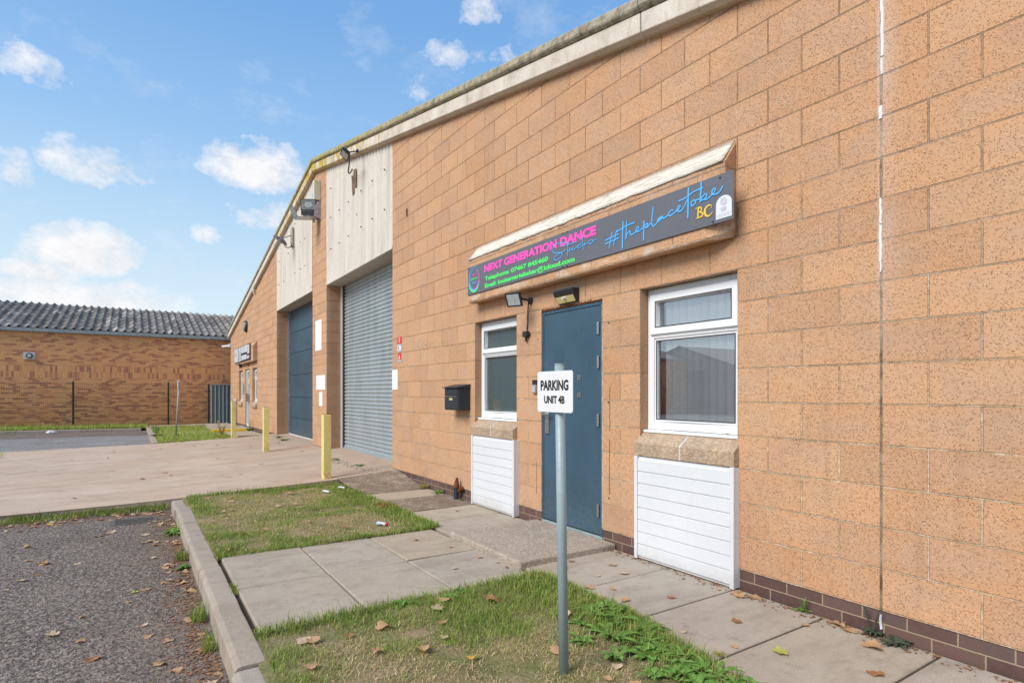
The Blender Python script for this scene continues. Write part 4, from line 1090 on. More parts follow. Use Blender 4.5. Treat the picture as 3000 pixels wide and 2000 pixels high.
blades('grass', [(-6.93, -6.76, -5.6, -3.05, 1500, .02, .065, .006, lambda x, y: RZ+.01, 'lush'), (-6.98, -6.9, -4.6, -3.1, 900, .02, .06, .005, lambda x, y: RZ+.03, 'lush'),
                 (-5.6, -5.2, -3.10, -3.03, 180, .03, .07, .005, lambda x, y: RZ, 'lush'), (-4.35, -4.2, -3.12, -3.03, 160, .03, .09, .005, lambda x, y: RZ, 'lush'), (-2.72, -2.6, -3.12, -3.03, 150, .04, .10, .004, lambda x, y: RZ, 'lush'),
                 (-2.2, -2.1, -3.10, -3.03, 90, .04, .11, .004, lambda x, y: RZ, 'lush'), (-3.68, -3.58, -2.88, -2.84, 80, .02, .04, .004, lambda x, y: -.01, 'lush'), (-2.85, -2.65, -2.89, -2.84, 120, .02, .04, .004, lambda x, y: -.01, 'lush')],
       'weedy grass growing along the gutter below driveway edge and kerb', 4)

# ------------------------------------------------------------------ weeds
def weed(name, label, loc, mat, n=14, L=.10, wdt=.02, up=.6, stalks=0, group=None, kind='lance', seed=0):
    rr = random.Random(seed*77+n); t = MB(); t.fixn = False
    for k in range(n):
        az = 2*math.pi*k/n+rr.uniform(-.4, .4); l = L*rr.uniform(.55, 1.15); el = up*rr.uniform(.4, 1.3); prev = None
        ca, sa = math.cos(az), math.sin(az)
        ox, oy = rr.uniform(-.25, .25)*L, rr.uniform(-.25, .25)*L
        for q in range(6):
            s_ = q/5; rad = l*s_*math.cos(el*.7); hz = l*(math.sin(el)*s_-.55*s_*s_*math.sin(el)*1.3)+.004
            ww = wdt*rr.uniform(.9, 1.1)*math.sin(math.pi*min(.98, .12+.88*s_))**.8/2*(1+.35*(q % 2 if kind == 'tooth' else 0))
            p = (loc[0]+ox+ca*rad, loc[1]+oy+sa*rad, loc[2]+hz)
            a_ = (p[0]-sa*ww, p[1]+ca*ww, p[2]+ww*.3); b2 = (p[0]+sa*ww, p[1]-ca*ww, p[2]+ww*.3)
            if prev: t.quad(prev[0], prev[2], p, a_) if False else (t.quad(prev[0], prev[1], p, a_), t.quad(prev[1], prev[2], b2, p))
            prev = (a_, p, b2)
    for k in range(stalks):
        az = rr.uniform(0, 6.28); l = L*rr.uniform(1.2, 2.); dx, dy = math.cos(az)*l*.25, math.sin(az)*l*.25
        t.tube([loc, (loc[0]+dx*.5, loc[1]+dy*.5, loc[2]+l*.55), (loc[0]+dx, loc[1]+dy, loc[2]+l)], .0018, 4)
        for q in range(9):
            s_ = .35+.65*q/8; c0 = Vector((loc[0]+dx*s_, loc[1]+dy*s_, loc[2]+l*s_)); a2 = rr.uniform(0, 6.28); v = Vector((math.cos(a2), math.sin(a2), .5))*L*.22
            s2 = Vector((-v.y, v.x, 0))*.3; t.quad(tuple(c0), tuple(c0+v*.5+s2), tuple(c0+v), tuple(c0+v*.5-s2))
    o = t.build(name, mat, None)
    return tag(o, label, 'weed', group)
WG = 'weeds growing at the foot of walls and paving edges'
weed('weed', 'small feathery green weed at the wall base left of the sealed wall joint', (-.42, -.03, .0), MAT['weed'], 20, .06, .012, 1.1, 3, WG, seed=1)
weed('weed', 'dark leggy weed standing under the white sealed wall joint', (-.03, -.035, .0), MAT['weed_dark'], 22, .075, .022, 1., 4, WG, 'tooth', 2)
weed('weed', 'low dark spreading weed right of the sealed wall joint', (.10, -.06, .0), MAT['weed_dark'], 30, .085, .026, .5, 0, WG, 'tooth', 3)
weed('weed', 'olive grass tuft against the brick plinth by the patched path', (-5.83, -.06, .0), MAT['weed_dry'], 60, .15, .007, 1.4, 0, WG, seed=4)
weed('weed', 'spiky pale green weed left of the rusty pipe stub', (-5.35, -.07, .0), MAT['weed'], 14, .16, .022, .9, 0, WG, seed=5)
weed('weed', 'tiny bright sprig at the foot of the white panel beside rusty pipe', (-4.74, -.05, .0), MAT['weed'], 12, .06, .014, 1.2, 0, WG, seed=6)
weed('weed', 'flowering bush weed at the corner of the far grass, left of the last bollard', (-17.5, -1.25, -.02), MAT['weed_dry'], 40, .26, .05, 1.2, 14, WG, seed=7)
weed('weed', 'brown dried dock plant at the left end of the far grass island', (-19.0, -2.85, -.02), MAT['weed_dark'], 30, .22, .05, 1.1, 8, WG, seed=8)
weed('weed', 'leafy weed beside the far office door at the plinth', (-19.9, -.12, .03), MAT['weed'], 26, .20, .05, 1.2, 5, WG, seed=9)
weed('weed', 'small weed clump on the driveway in front of the dark blue door', (-13.9, -.25, .11), MAT['weed'], 24, .17, .03, .6, 0, WG, seed=10)
weed('weed', 'weed patch on the driveway at left of the dark blue door opening', (-14.9, -.18, .115), MAT['weed_dry'], 24, .16, .03, .7, 0, WG, seed=11)
weed('weed', 'small green tuft in the slab joint by the near turf corner', (-.33, -.95, .0), MAT['weed_dry'], 40, .05, .004, 1.1, 0, WG, seed=12)
weed('weed', 'bright green seedling in the gutter against the kerb face', (-3.95, -3.08, RZ), MAT['weed'], 14, .09, .03, .8, 0, WG, seed=13)
weed('weed', 'broad green weed growing in leaf litter halfway along the kerb', (-5.35, -3.10, RZ), MAT['weed'], 22, .14, .04, .8, 0, WG, seed=14)
weed('weed', 'weed sprig growing through rubble in front of the roller door, left', (-9.0, -.35, .11), MAT['weed'], 20, .10, .02, .6, 0, WG, seed=15)
weed('weed', 'weed sprig growing through rubble in front of the roller door, right', (-7.9, -.28, .11), MAT['weed'], 20, .10, .02, .6, 0, WG, seed=16)
rw = random.Random(5)
for k in range(52):
    x = rw.uniform(-1.1, .75); y = edge_y(x)-.05-abs(rw.gauss(0, .17))
    weed('broadleaf_plant', 'broad leaved green plantain in the lush right edge of the near turf', (x, y, tz(x, y)-.004), MAT['weed'], rw.randint(8, 15), rw.uniform(.07, .165), rw.uniform(.018, .036), rw.uniform(.5, 1.3), 0, 'broad leaved plants in the near turf edge', seed=20+k)
for k in range(10):
    x = rw.uniform(-1.8, -.9) if k > 5 else rw.uniform(-1.84, -1.74); y = -1.1-rw.random()*.12 if k > 5 else rw.uniform(-2.7, -1.3)
    weed('broadleaf_plant', 'broad leaved green plantain at the left and back edge of the near turf', (x, y, tz(x, y)-.004), MAT['weed'], rw.randint(7, 11), rw.uniform(.05, .09), rw.uniform(.014, .022), rw.uniform(.4, 1.), 0, 'broad leaved plants at the slab side of the near turf', seed=60+k)

# ------------------------------------------------------------------ fallen leaves
def leaf_mesh(seed, mat, size):
    rr = random.Random(seed); t = MB(); t.fixn = False; n = 40; lobes = rr.choice([3, 5, 5]); curl = rr.uniform(.15, .55); ax = rr.uniform(0, 3.14)
    fx, fy = math.cos(ax), math.sin(ax)
    def P(a, s_):
        r_ = size/2*(.62+.30*abs(math.cos(a*lobes/2))+.06*math.cos(a*11+seed)+.04*math.sin(a*17))*s_
        x, y = r_*math.cos(a)*1.1, r_*math.sin(a)*.85
        d = (x*fx+y*fy)/size; e = (x*fy-y*fx)/size
        return (x, y, size*(curl*1.5*d*d+.18*math.sin(e*7+seed)*s_*.4)+.0015)
    rings = [[P(2*math.pi*k/n, s_) for k in range(n)] for s_ in (.02, .35, .7, 1.)]
    zmin = min(p[2] for r_ in rings for p in r_)
    rings = [[(p[0], p[1], p[2]-zmin+.001) for p in r_] for r_ in rings]
    t.loft(rings, cap=False)
    t.tube([(0, 0, rings[0][0][2]), (size*.4, size*.05, .004), (size*.72, size*.12, .0025)], [.0012, .001, .0008], 4)
    me = bpy.data.meshes.new('fallen_leaf'); me.from_pydata(t.v, [], t.f); me.materials.append(mat)
    me.polygons.foreach_set('use_smooth', [True]*len(me.polygons)); me.update(); return me
LM = {}
for i, (mn, cnt) in enumerate((('leaf_tan', 5), ('leaf_brown', 5), ('leaf_pale', 4))):
    for k in range(cnt): LM.setdefault(mn, []).append(leaf_mesh(i*10+k, MAT[mn], .085))
LM['leaf_yellow'] = [leaf_mesh(91, MAT['leaf_yellow'], .10)]; LM['leaf_lime'] = [leaf_mesh(92, MAT['leaf_lime'], .10)]
rl = random.Random(21)
def leaf(x, y, z, label, group, kind=None, s=1.):
    kind = kind or rl.choices(['leaf_tan', 'leaf_brown', 'leaf_pale'], [5, 3, 3])[0]
    o = bpy.data.objects.new('fallen_leaf', rl.choice(LM[kind])); C.objects.link(o)
    o.location = (x, y, z); o.rotation_euler = (0, 0, rl.uniform(0, 6.28)); k = s*rl.uniform(.55, 1.15); o.scale = (k, k, k*rl.uniform(.6, 1.2))
    tag(o, label, 'leaf', group)
for k in range(46):
    x = rl.uniform(-6.6, -.9); y = rl.uniform(-4.9, -3.2)
    leaf(x, y, RZ, 'dry brown leaf lying loose on the dark asphalt road', 'leaves scattered on the asphalt')
for k in range(52):
    x = rl.uniform(-6.6, -4.6) if k < 26 else rl.uniform(-4.6, -1.3); y = -3.06-abs(rl.gauss(0, .13)); 
    leaf(x, y, RZ+rl.random()*.008*(k < 26), 'curled dry leaf drifted against the kerb face', 'leaves drifted along the kerb gutter')
for k in range(58):
    y = rl.uniform(-5.6, -3.12); x = -6.70+rl.gauss(0, .10)
    leaf(x, y, RZ+.004, 'dry leaf in the litter below the driveway edge', 'leaves in the litter at the driveway edge')
for k in range(30):
    x = rl.uniform(-1.8, .5); y = rl.uniform(-2.8, -1.25)
    leaf(x, y, tz(x, y)+.014, 'crisp brown leaf lying in the near turf', 'leaves on the near turf', s=1.1)
for k in range(22):
    x = rl.uniform(-6.6, -3.75); y = rl.uniform(-2.8, -1.0)
    leaf(x, y, tz(x, y)+.014, 'dry leaf lying in the middle grass plot', 'leaves on the middle grass plot', s=.9)
for x, y in ((-1.62, -.62), (-1.55, -.42), (-1.35, -.72), (-1.02, -.52), (-1.75, -.35), (-1.15, -.80), (-.95, -.13), (-.55, -.50), (-.3, -.22), (-1.9, -.7), (-2.0, -.55), (-.62, -.88), (-1.45, -.84), (-1.28, -.9), (-.35, -.8), (.2, -.5)):
    leaf(x, y, .004, 'tan leaf lying on the slabs along the wall', 'leaves on the slabs by the wall', s=.85)
for x, y in ((-.73, -.07), (-.80, -.12), (-.20, -.06), (-.12, -.09), (.05, -.20)):
    leaf(x, y, .005, 'large curled leaf caught against the brick plinth right of the white panels', 'leaves caught against the plinth', 'leaf_tan', 1.35)
for x, y in ((-3.3, -1.3), (-2.9, -1.15), (-3.35, -1.0), (-2.5, -1.1), (-2.3, -1.05), (-4.2, -.4), (-4.6, -.7), (-2.35, -1.4), (-2.15, -1.06)):
    leaf(x, y, .006, 'small dry leaf on the slabs beside the doorstep', 'leaves on the slabs near the doorstep', s=.7)
for k in range(30):
    x = rl.uniform(-16, -7.3); y = rl.uniform(-5.2, -.2)
    leaf(x, y, dn(x, y)+.002, 'pale dry leaf scattered on the concrete driveway', 'leaves scattered on the driveway', s=1.)
for k in range(18):
    x = -16.3+rl.uniform(-.3, .2); y = rl.uniform(-3.6, -.8)
    leaf(x, y, dz(y)+.004, 'dry leaf gathered along the far edge of the driveway', 'leaves along the far driveway edge', s=1.2)
t = MB(); t.fixn = False
for k in range(2600):
    if k < 1500: x = rl.uniform(-6.7, -1.25); y = -3.045-abs(rl.gauss(0, .10))
    elif k < 2200: y = rl.uniform(-5.6, -3.1); x = -6.74+abs(rl.gauss(0, .11))
    else: x = rl.uniform(-3.2, .6); y = -.03-abs(rl.gauss(0, .05))
    z = RZ if k < 2200 else .002
    s_ = rl.uniform(.004, .016); a0 = rl.uniform(0, 6.28); pts = [(x+s_*rl.uniform(.5, 1.2)*math.cos(a0+q*1.57), y+s_*rl.uniform(.5, 1.2)*math.sin(a0+q*1.57), z+.002+rl.random()*.006) for q in range(4)]
    t.quad(*pts)
tag(t.build('leaf_litter', MAT['leaf_brown'], None), 'broken brown leaf crumbs swept along the kerb, driveway edge and plinth', 'leaf litter', kind='stuff')
leaf(-.98, -2.02, tz(-.98, -2.02)+.015, 'bright yellow leaf lying on the near turf left of the sign post', None, 'leaf_yellow', 1.1)
leaf(-6.55, -4.2, RZ+.004, 'orange yellow leaf in the litter at the driveway corner, left', None, 'leaf_yellow', 1.1)
leaf(-.18, -.66, .006, 'yellow green leaf with long stalk on the slab, bottom right', None, 'leaf_lime', 1.2)
leaf(-3.5, -3.42, RZ+.002, 'yellow green leaf on the asphalt near the kerb', None, 'leaf_lime', .9)
leaf(-1.0, -.008+.04, 1.04, 'small curled leaf stuck on the white sill of the large window', None, 'leaf_tan', .5)

CL = [(-.12,.404,.034,.020,.5),(-.048,.302,.052,.030,.7),(-.127,.280,.028,.020,.6),(.164,.330,.072,.040,1.2),(.196,.267,.06,.020,.55),(-.055,.190,.070,.036,1.3),(-.105,.160,.045,.022,1.1),
  (-.06,.125,.115,.032,1.1),(.523,.581,.034,.019,.6),(.463,.524,.040,.017,.42),(.55,.524,.034,.012,.15),(.456,.478,.033,.011,.1),(.091,.233,.024,.014,.4)]
SKY_SAT, SKY_VAL, HAZE, CLOUD, SUN_E = 1.0, 6.8, (0, 0, 0), (6.5, 6.45, 6.55), 3.85

# ------------------------------------------------------------------ shop sign
def sign_near():
    s = thing('shop_sign', 'dark grey dance studio sign board with pink, green and blue lettering above the door', 'sign', (-2.63, -.14, 2.46))
    t = MB(); t.box(-4.42, -.826, -.1435, -.1395, 2.468, 2.790); b = t.build('board', MAT['charcoal'], s, bevel=.0008)
    y = -.1462
    t = text_mb('NEXT GENERATION DANCE', -4.035, -2.165, 2.668, 2.752, y, .055); t.build('heading', MAT['pink'], s)
    t = text_mb('Telephone: 07467 845460', -4.02, -2.845, 2.560, 2.622, y, .045); t.build('telephone_line', MAT['green'], s)
    t = text_mb('Email: louisamariebaker@icloud.com', -4.02, -2.45, 2.482, 2.545, y, .045); t.build('email_line', MAT['green'], s)
    t = MB(); t.fixn = False
    for n, p in TB.items():
        if n in ('next', 'dance', 'tel', 'em', 'logo'): continue
        ribbon(t, p, .0068, y-.0012)
    t.build('studio_script', MAT['sky_blue'], s)
    t = MB(); t.fixn = False
    for n in ('h1', 'h2', 'h3', 'h4', 't1', 't2', 'h', 'p', 'p2', 'l', 'c', 'T', 'T2', 'o', 'b', 'b2', 'b3'):
        ribbon(t, TA[n], .0135 if n in ('T', 't1', 'p', 'b') else .0105, y-.0004)
    t.build('hashtag_script', MAT['sky_blue'], s)
    t = MB(); t.fixn = False
    ribbon(t, [(-1.104, 2.606), (-1.108, 2.575), (-1.108, 2.546)], .011, y-.0012); ribbon(t, [(-1.128, 2.610), (-1.095, 2.612), (-1.080, 2.600), (-1.082, 2.585), (-1.108, 2.578)], lambda u: .004+.006*math.sin(math.pi*u), y-.001)
    ribbon(t, [(-1.108, 2.578), (-1.078, 2.572), (-1.068, 2.556), (-1.082, 2.543), (-1.126, 2.541)], lambda u: .004+.008*math.sin(math.pi*u), y-.0008)
    ribbon(t, [(-.996, 2.582), (-.996, 2.598), (-1.015, 2.605), (-1.040, 2.596), (-1.052, 2.572), (-1.042, 2.543), (-1.018, 2.532), (-.996, 2.542), (-.990, 2.553)], lambda u: .003+.013*math.sin(math.pi*u)**2, y-.0012)
    t.build('monogram', MAT['yellow_vinyl'], s)
    t = MB(); t.fixn = False; ribbon(t, TA['F1'], .003, y+.0006); t.build('flourish', MAT['gold_line'], s)
    # white arched emblem
    t = MB(); t.fixn = False
    arch = [(-.962, 2.490), (-.838, 2.490)]+[(-.900+.062*math.cos(a), 2.585+.055*math.sin(a)) for a in [math.pi*k/16 for k in range(17)]]
    t.poly([(x, y, z) for x, z in arch]); t.build('arched_emblem', MAT['white_vinyl'], s)
    t = MB(); t.fixn = False; disc_mb(t, -.900, 2.598, .026, .026, y-.0012, 28, .86); disc_mb(t, -.900, 2.598, .016, .016, y-.0012, 9, .6)
    for k in range(3): t.quad((-.925+.004*k, y-.001, 2.555-k*.010), (-.875-.004*k, y-.001, 2.555-k*.010), (-.875-.004*k, y-.001, 2.560-k*.010), (-.925+.004*k, y-.001, 2.560-k*.010))
    for k in range(3): t.quad((-.952, y-.001, 2.518-k*.009), (-.848, y-.001, 2.518-k*.009), (-.848, y-.001, 2.5195-k*.009), (-.952, y-.001, 2.5195-k*.009))
    t.build('emblem_print', MAT['grey_print'], s)
    # round logo
    cx, cz = -4.262, 2.634
    for nm, m, rx, rz, r0, a0, a1, oz in (('logo_ring', 'sky_blue', .125, .139, .90, 60, 400, .005), ('logo_ring', 'pink', .108, .122, .88, -100, 70, 0.), ('logo_ring', 'green', .128, .140, .86, -175, -10, -.012), ('logo_ring', 'sky_blue', .104, .118, .90, 90, 280, 0.)):
        t = MB(); t.fixn = False; n = 40; yy = y-.0003*(1+'sky_blue green pink'.split().index(m) if m in 'sky_blue green pink'.split() else 1)
        for k in range(n):
            a, b2 = R(a0+(a1-a0)*k/n), R(a0+(a1-a0)*(k+1)/n); q = lambda u: r0+(1-r0)*(1-math.sin(math.pi*u))*.75
            r1, r2 = q(k/n), q((k+1)/n)
            t.quad((cx+rx*r1*math.cos(a), yy, cz+oz+rz*r1*math.sin(a)), (cx+rx*math.cos(a), yy, cz+oz+rz*math.sin(a)), (cx+rx*math.cos(b2), yy, cz+oz+rz*math.sin(b2)), (cx+rx*r2*math.cos(b2), yy, cz+oz+rz*r2*math.sin(b2)))
        t.build(nm, MAT[m], s)
    for txt, m, zz, w in (('NEXT', 'pink', 2.672, .040), ('GENERATION', 'green', 2.626, .078), ('DANCE', 'sky_blue', 2.582, .045)):
        t = text_mb(txt, cx-w, cx+w, zz, zz+.026, y-.0015, .03); t.build('logo_text', MAT[m], s)
    t = MB()
    for x, z in ((-4.405, 2.775), (-4.405, 2.482), (-2.62, 2.782), (-2.56, 2.782), (-2.62, 2.476), (-2.56, 2.476), (-.93, 2.766), (-.985, 2.484)): t.tube([(x, -.143, z), (x, -.149, z)], .0055, 8)
    t.build('fixing_screw', MAT['black_print'], s)
sign_near()
def sign_far():
    s = thing('shop_sign', 'brown framed sign on the far hood with weathered white blanked out panels', 'sign', (-21.3, -.14, 2.5))
    t = MB(); t.box(-23.10, -19.55, -.160, -.134, 2.45, 3.0); t.build('board', MAT['black_metal'], s)
    t = MB()
    for x0, x1, z0, z1 in ((-23.05, -22.05, 2.47, 2.98), (-21.95, -21.45, 2.47, 2.98), (-21.38, -20.1, 2.74, 2.98), (-21.35, -20.2, 2.49, 2.66), (-20.05, -19.65, 2.66, 2.97), (-20.15, -19.68, 2.50, 2.60)): t.box(x0, x1, -.166, -.161, z0, z1)
    t.build('white_panel', MAT['dirty_white'], s)
    t = MB(); t.box(-22.75, -22.6, -.17, -.1665, 2.70, 2.80); t.box(-21.75, -21.62, -.17, -.1665, 2.52, 2.82); t.box(-20.75, -20.7, -.17, -.1665, 2.76, 2.96); t.box(-22.2, -22.1, -.17, -.1665, 2.5, 2.6)
    t.build('dark_mark', MAT['slate_grey'], s)
sign_far()

# ------------------------------------------------------------------ parking signs
def parking_sign(loc, lean, label, plate_w, plate_h, ztop, text=True):
    s = thing('parking_sign', label, 'sign', loc); x, y, z = loc
    lx, ly = lean
    def at(h): return (x+lx*h/ztop, y+ly*h/ztop, h)
    t = MB(); t.tube([at(z-.05), at(ztop)], .0235, 20); p = t.build('post', MAT['post_paint'], s, smooth=False)
    p.data.polygons.foreach_set('use_smooth', [len(q.vertices) == 4 for q in p.data.polygons])
    t = MB(); t.tube([at(ztop+.0005), at(ztop+.006)], .0245, 20); t.build('post_cap', MAT['post_paint'], s)
    if text:
        cx, cy, cz = at(ztop-.128); yy = cy-.030; w, h, r_ = plate_w/2, plate_h/2, .014
        def rr(w, h, r_): return [(cx+sx*(w-r_)+r_*math.cos(a0+a), cz+sz*(h-r_)+r_*math.sin(a0+a)) for sx, sz, a0 in ((1, 1, 0), (-1, 1, math.pi/2), (-1, -1, math.pi), (1, -1, 1.5*math.pi)) for a in [math.pi/2*k/6 for k in range(7)]]
        t = MB(); t.prism(rr(w, h, r_), 'y', yy-.003, yy); t.build('plate', MAT['white_sign'], s, bevel=.0006)
        t = text_mb('PARKING', cx-.109, cx+.107, cz+.006, cz+.056, yy-.0045, .034); t.build('lettering', MAT['black_print'], s)
        t = text_mb('UNIT 4B', cx-.080, cx+.079, cz-.056, cz-.019, yy-.0045, .034); t.build('lettering', MAT['black_print'], s)
        t = MB()
        for zz in (cz+.055, cz-.055):
            t.tube([(cx-.03, cy-.006, zz), (cx-.03, cy+.026, zz)], .006, 6); t.tube([(cx+.03, cy-.006, zz), (cx+.03, cy+.026, zz)], .006, 6); t.box(cx-.038, cx+.038, yy+.0005, yy+.006, zz-.010, zz+.010); t.box(cx-.034, cx+.034, cy+.0245, cy+.028, zz-.010, zz+.010)
        t.build('clip', MAT['galv'], s)
        t = MB()
        for sx in (-1, 1): t.tube([(cx+sx*.0, yy-.0032, cz+sx*.08), (cx, yy-.0040, cz+sx*.08)], .003, 8)
        t.build('rivet', MAT['white_sign'], s)
    else:
        cx, cy, cz = at(ztop-.16); t = MB(); t.box(cx-.15, cx+.15, cy-.032, cy-.028, cz-.13, cz+.13); o = t.build('plate', MAT['white_sign'], s)
        t = MB(); t.box(cx-.03, cx+.03, cy-.0275, cy+.027, cz-.02, cz+.02); t.build('clip', MAT['galv'], s)
parking_sign((-.619, -1.719, 0.0), (-.034, 0), 'white PARKING UNIT 4B plate on a grey green post in the near turf', .275, .196, 1.462)
parking_sign((-18.9, -2.35, -.02), (.05, .09), 'small leaning sign post standing alone on the far grass island', .3, .26, 1.72, False)

# ------------------------------------------------------------------ bollards
bol = [(-7.16, -1.03, .050, 1.00, 'yellow square bollard nearest the camera, at driveway corner by the middle grass plot'),
       (-11.75, -1.05, .05, 1.01, 'middle yellow square bollard, standing before the blockwork pier'),
       (-16.35, -1.08, .045, 1.09, 'farthest yellow square bollard, at the edge of the far grass')]
for x, y, z, h, lab in bol:
    s = thing('bollard', lab, 'bollard', (x, y, z), 'yellow bollards guarding the vehicle doors'); w = .058
    t = MB(); t.box(x-w, x+w, y-w, y+w, z-.15, h); t.build('post', MAT['yellow'], s, bevel=.010, seg=3)
    t = MB(); t.box(x-w+.008, x+w-.008, y-w+.008, y+w-.008, h+.0005, h+.006); t.build('end_cap', MAT['rust'], s, bevel=.002)

# ------------------------------------------------------------------ mailbox
def mailbox():
    s = thing('mailbox', 'black metal mailbox with peaked lid fixed to the wall left of the obscure window', 'mailbox', (-4.8, 0, 1.11))
    x0, x1, z0, z1, d = -4.99, -4.615, 1.115, 1.385, .16
    t = MB(); t.box(x0, x1, -d, -.001, z0, z1); b = t.build('body', MAT['black_metal'], s, bevel=.004)
    t = MB(); t.prism([(-d-.028, z1+.001), (-d-.028, z1+.010), (-.002, z1+.048), (-.002, z1+.001)], 'x', x0-.018, x1+.010); t.build('lid', MAT['inner_brown'] if False else MAT['black_metal'], s, bevel=.002)
    t = MB(); t.box(x0+.012, x1-.012, -d-.006, -d-.001, z0+.012, z0+.175); t.build('door', MAT['black_metal'], s, bevel=.003)
    t = MB(); t.box(x0+.03, x1-.05, -d-.012, -d-.0065, z0+.163, z0+.174); t.build('door_trim', MAT['steel'], s, bevel=.001)
    t = MB(); t.tube([(x0+.035, -d-.0065, z0+.135), (x0+.035, -d-.014, z0+.135)], .012, 12); t.build('lock', MAT['steel'], s)
    t = MB(); t.box(x0+.14, x0+.225, -d-.009, -d-.0065, z0+.122, z0+.148); t.build('name_plate', MAT['lamp_cream'], s)
    t = MB(); t.box(x0+.02, x1-.02, -d-.010, -d-.001, z0+.185, z0+.25); t.build('posting_flap', MAT['black_metal'], s, bevel=.002)
mailbox()

# ------------------------------------------------------------------ lamps and wall fittings
def flood(name, label, c, size, depth, face, wallpt, frame='black_plastic', glass='lamp_glass', thick=.05, group=None, gw=.78):
    """flat floodlight: centre c, width/height size, facing direction `face`, on an arm from wallpt"""
    s = thing(name, label, 'floodlight', wallpt, group)
    f = Vector(face).normalized(); up = Vector((0, 0, 1)); r_ = f.cross(up).normalized(); u = r_.cross(f).normalized(); c = Vector(c)
    def Q(a, b2, d): return tuple(c+r_*a+u*b2+f*d)
    w, h = size[0]/2, size[1]/2
    t = MB(); rings = [[Q(sx*w*k, sz*h*k, d) for sx, sz in ((-1, -1), (1, -1), (1, 1), (-1, 1))] for k, d in ((.72, -thick), (1., -.006), (1., .008))]
    t.loft(rings)
    for k in range(7):
        a = -w*.6+w*1.2*k/6; t.loft([[Q(a-.003, -h*.6, -thick+.001), Q(a+.003, -h*.6, -thick+.001), Q(a+.003, h*.6, -thick+.001), Q(a-.003, h*.6, -thick+.001)], [Q(a-.003, -h*.55, -thick-.018), Q(a+.003, -h*.55, -thick-.018), Q(a+.003, h*.55, -thick-.018), Q(a-.003, h*.55, -thick-.018)]])
    t.build('housing', MAT[frame], s, bevel=.003)
    t = MB(); t.loft([[Q(sx*w*gw, sz*h*gw, d) for sx, sz in ((-1, -1), (1, -1), (1, 1), (-1, 1))] for d in (.0085, .0105)]); t.build('lens', MAT[glass], s)
    t = MB(); back = c-f*(thick+.012); wp = Vector(wallpt)
    mid = (back+wp)/2
    for sx in (-1, 1): t.tube([tuple(c+r_*sx*w*1.03-f*thick*.4), tuple(back+r_*sx*w*.6), tuple(back)], .006, 8)
    t.tube([tuple(back), tuple(mid), tuple(wp)], .011, 8); t.tube([tuple(wp+Vector((0, .002, 0))), tuple(wp+Vector((0, -.02, 0)))], .035, 14)
    t.build('bracket', MAT[frame], s)
    return s
flood('floodlight', 'black LED floodlight under the left end of the sign hood', (-3.30, -.235, 2.262), (.175, .145), .2, (.42, -.80, -.45), (-3.33, -.001, 2.275))
def wire(name, label, pts, r_, cat='cable'):
    t = MB(); t.tube([tuple(p) for p in smooth_path(pts, 8)], r_, 6); return tag(t.build(name, MAT['black_plastic'], None, smooth=True), label, cat)
s = thing('cable_socket', 'black cable running down from the near floodlight to a junction box on the wall', 'junction box', (-3.39, 0, 1.9))
t = MB(); t.tube([tuple(p) for p in smooth_path([(-3.335, -.030, 2.262), (-3.375, -.012, 2.15), (-3.385, -.006, 2.05), (-3.392, -.010, 1.965)], 8)], .006, 6); t.build('cable', MAT['black_plastic'], s, smooth=True)
t = MB(); t.box(-3.428, -3.355, -.045, -.001, 1.905, 1.962); t.tube([(-3.36, -.02, 1.935), (-3.335, -.02, 1.935)], .014, 10); t.tube([(-3.40, -.02, 1.906), (-3.40, -.02, 1.87), (-3.385, -.02, 1.86)], .010, 8); t.build('box', MAT['black_plastic'], s, bevel=.006)
s = thing('solar_wall_light', 'black solar wall light with cream lens above the blue entrance door', 'wall light', (-2.7, 0, 2.18))
t = MB(); t.prism([(-.002, 2.170), (-.030, 2.170), (-.090, 2.278), (-.086, 2.290), (-.002, 2.290)], 'x', -2.850, -2.560); t.build('housing', MAT['black_plastic'], s, bevel=.003)
t = MB(); t.prism([(-.030, 2.176), (-.0365, 2.172), (-.068, 2.226), (-.061, 2.230)], 'x', -2.836, -2.574); t.build('lens', MAT['lamp_cream'], s)
t = MB(); t.prism([(-.088, 2.292), (-.092, 2.297), (-.004, 2.302), (-.004, 2.292)], 'x', -2.845, -2.565); t.build('solar_panel', MAT['slate_grey'], s)
t = MB(); t.tube([(-2.70, -.060, 2.212), (-2.70, -.092, 2.204)], [.015, .010], 10); t.build('sensor', MAT['white_vinyl'], s)
# keypad left of the door
s = thing('door_keypad', 'small black and steel door entry keypad left of the blue door', 'keypad', (-3.25, 0, 1.3))
t = MB(); t.box(-3.283, -3.215, -.022, -.001, 1.412, 1.458); t.build('top_cover', MAT['black_plastic'], s, bevel=.002)
t = MB(); t.box(-3.281, -3.217, -.028, -.001, 1.325, 1.4115); t.build('body', MAT['galv'], s, bevel=.003)
t = MB()
for i in range(3):
    for j in range(4): t.box(-3.272+i*.018, -3.260+i*.018, -.031, -.0285, 1.337+j*.017, 1.348+j*.017)
t.build('button', MAT['white_vinyl'], s)
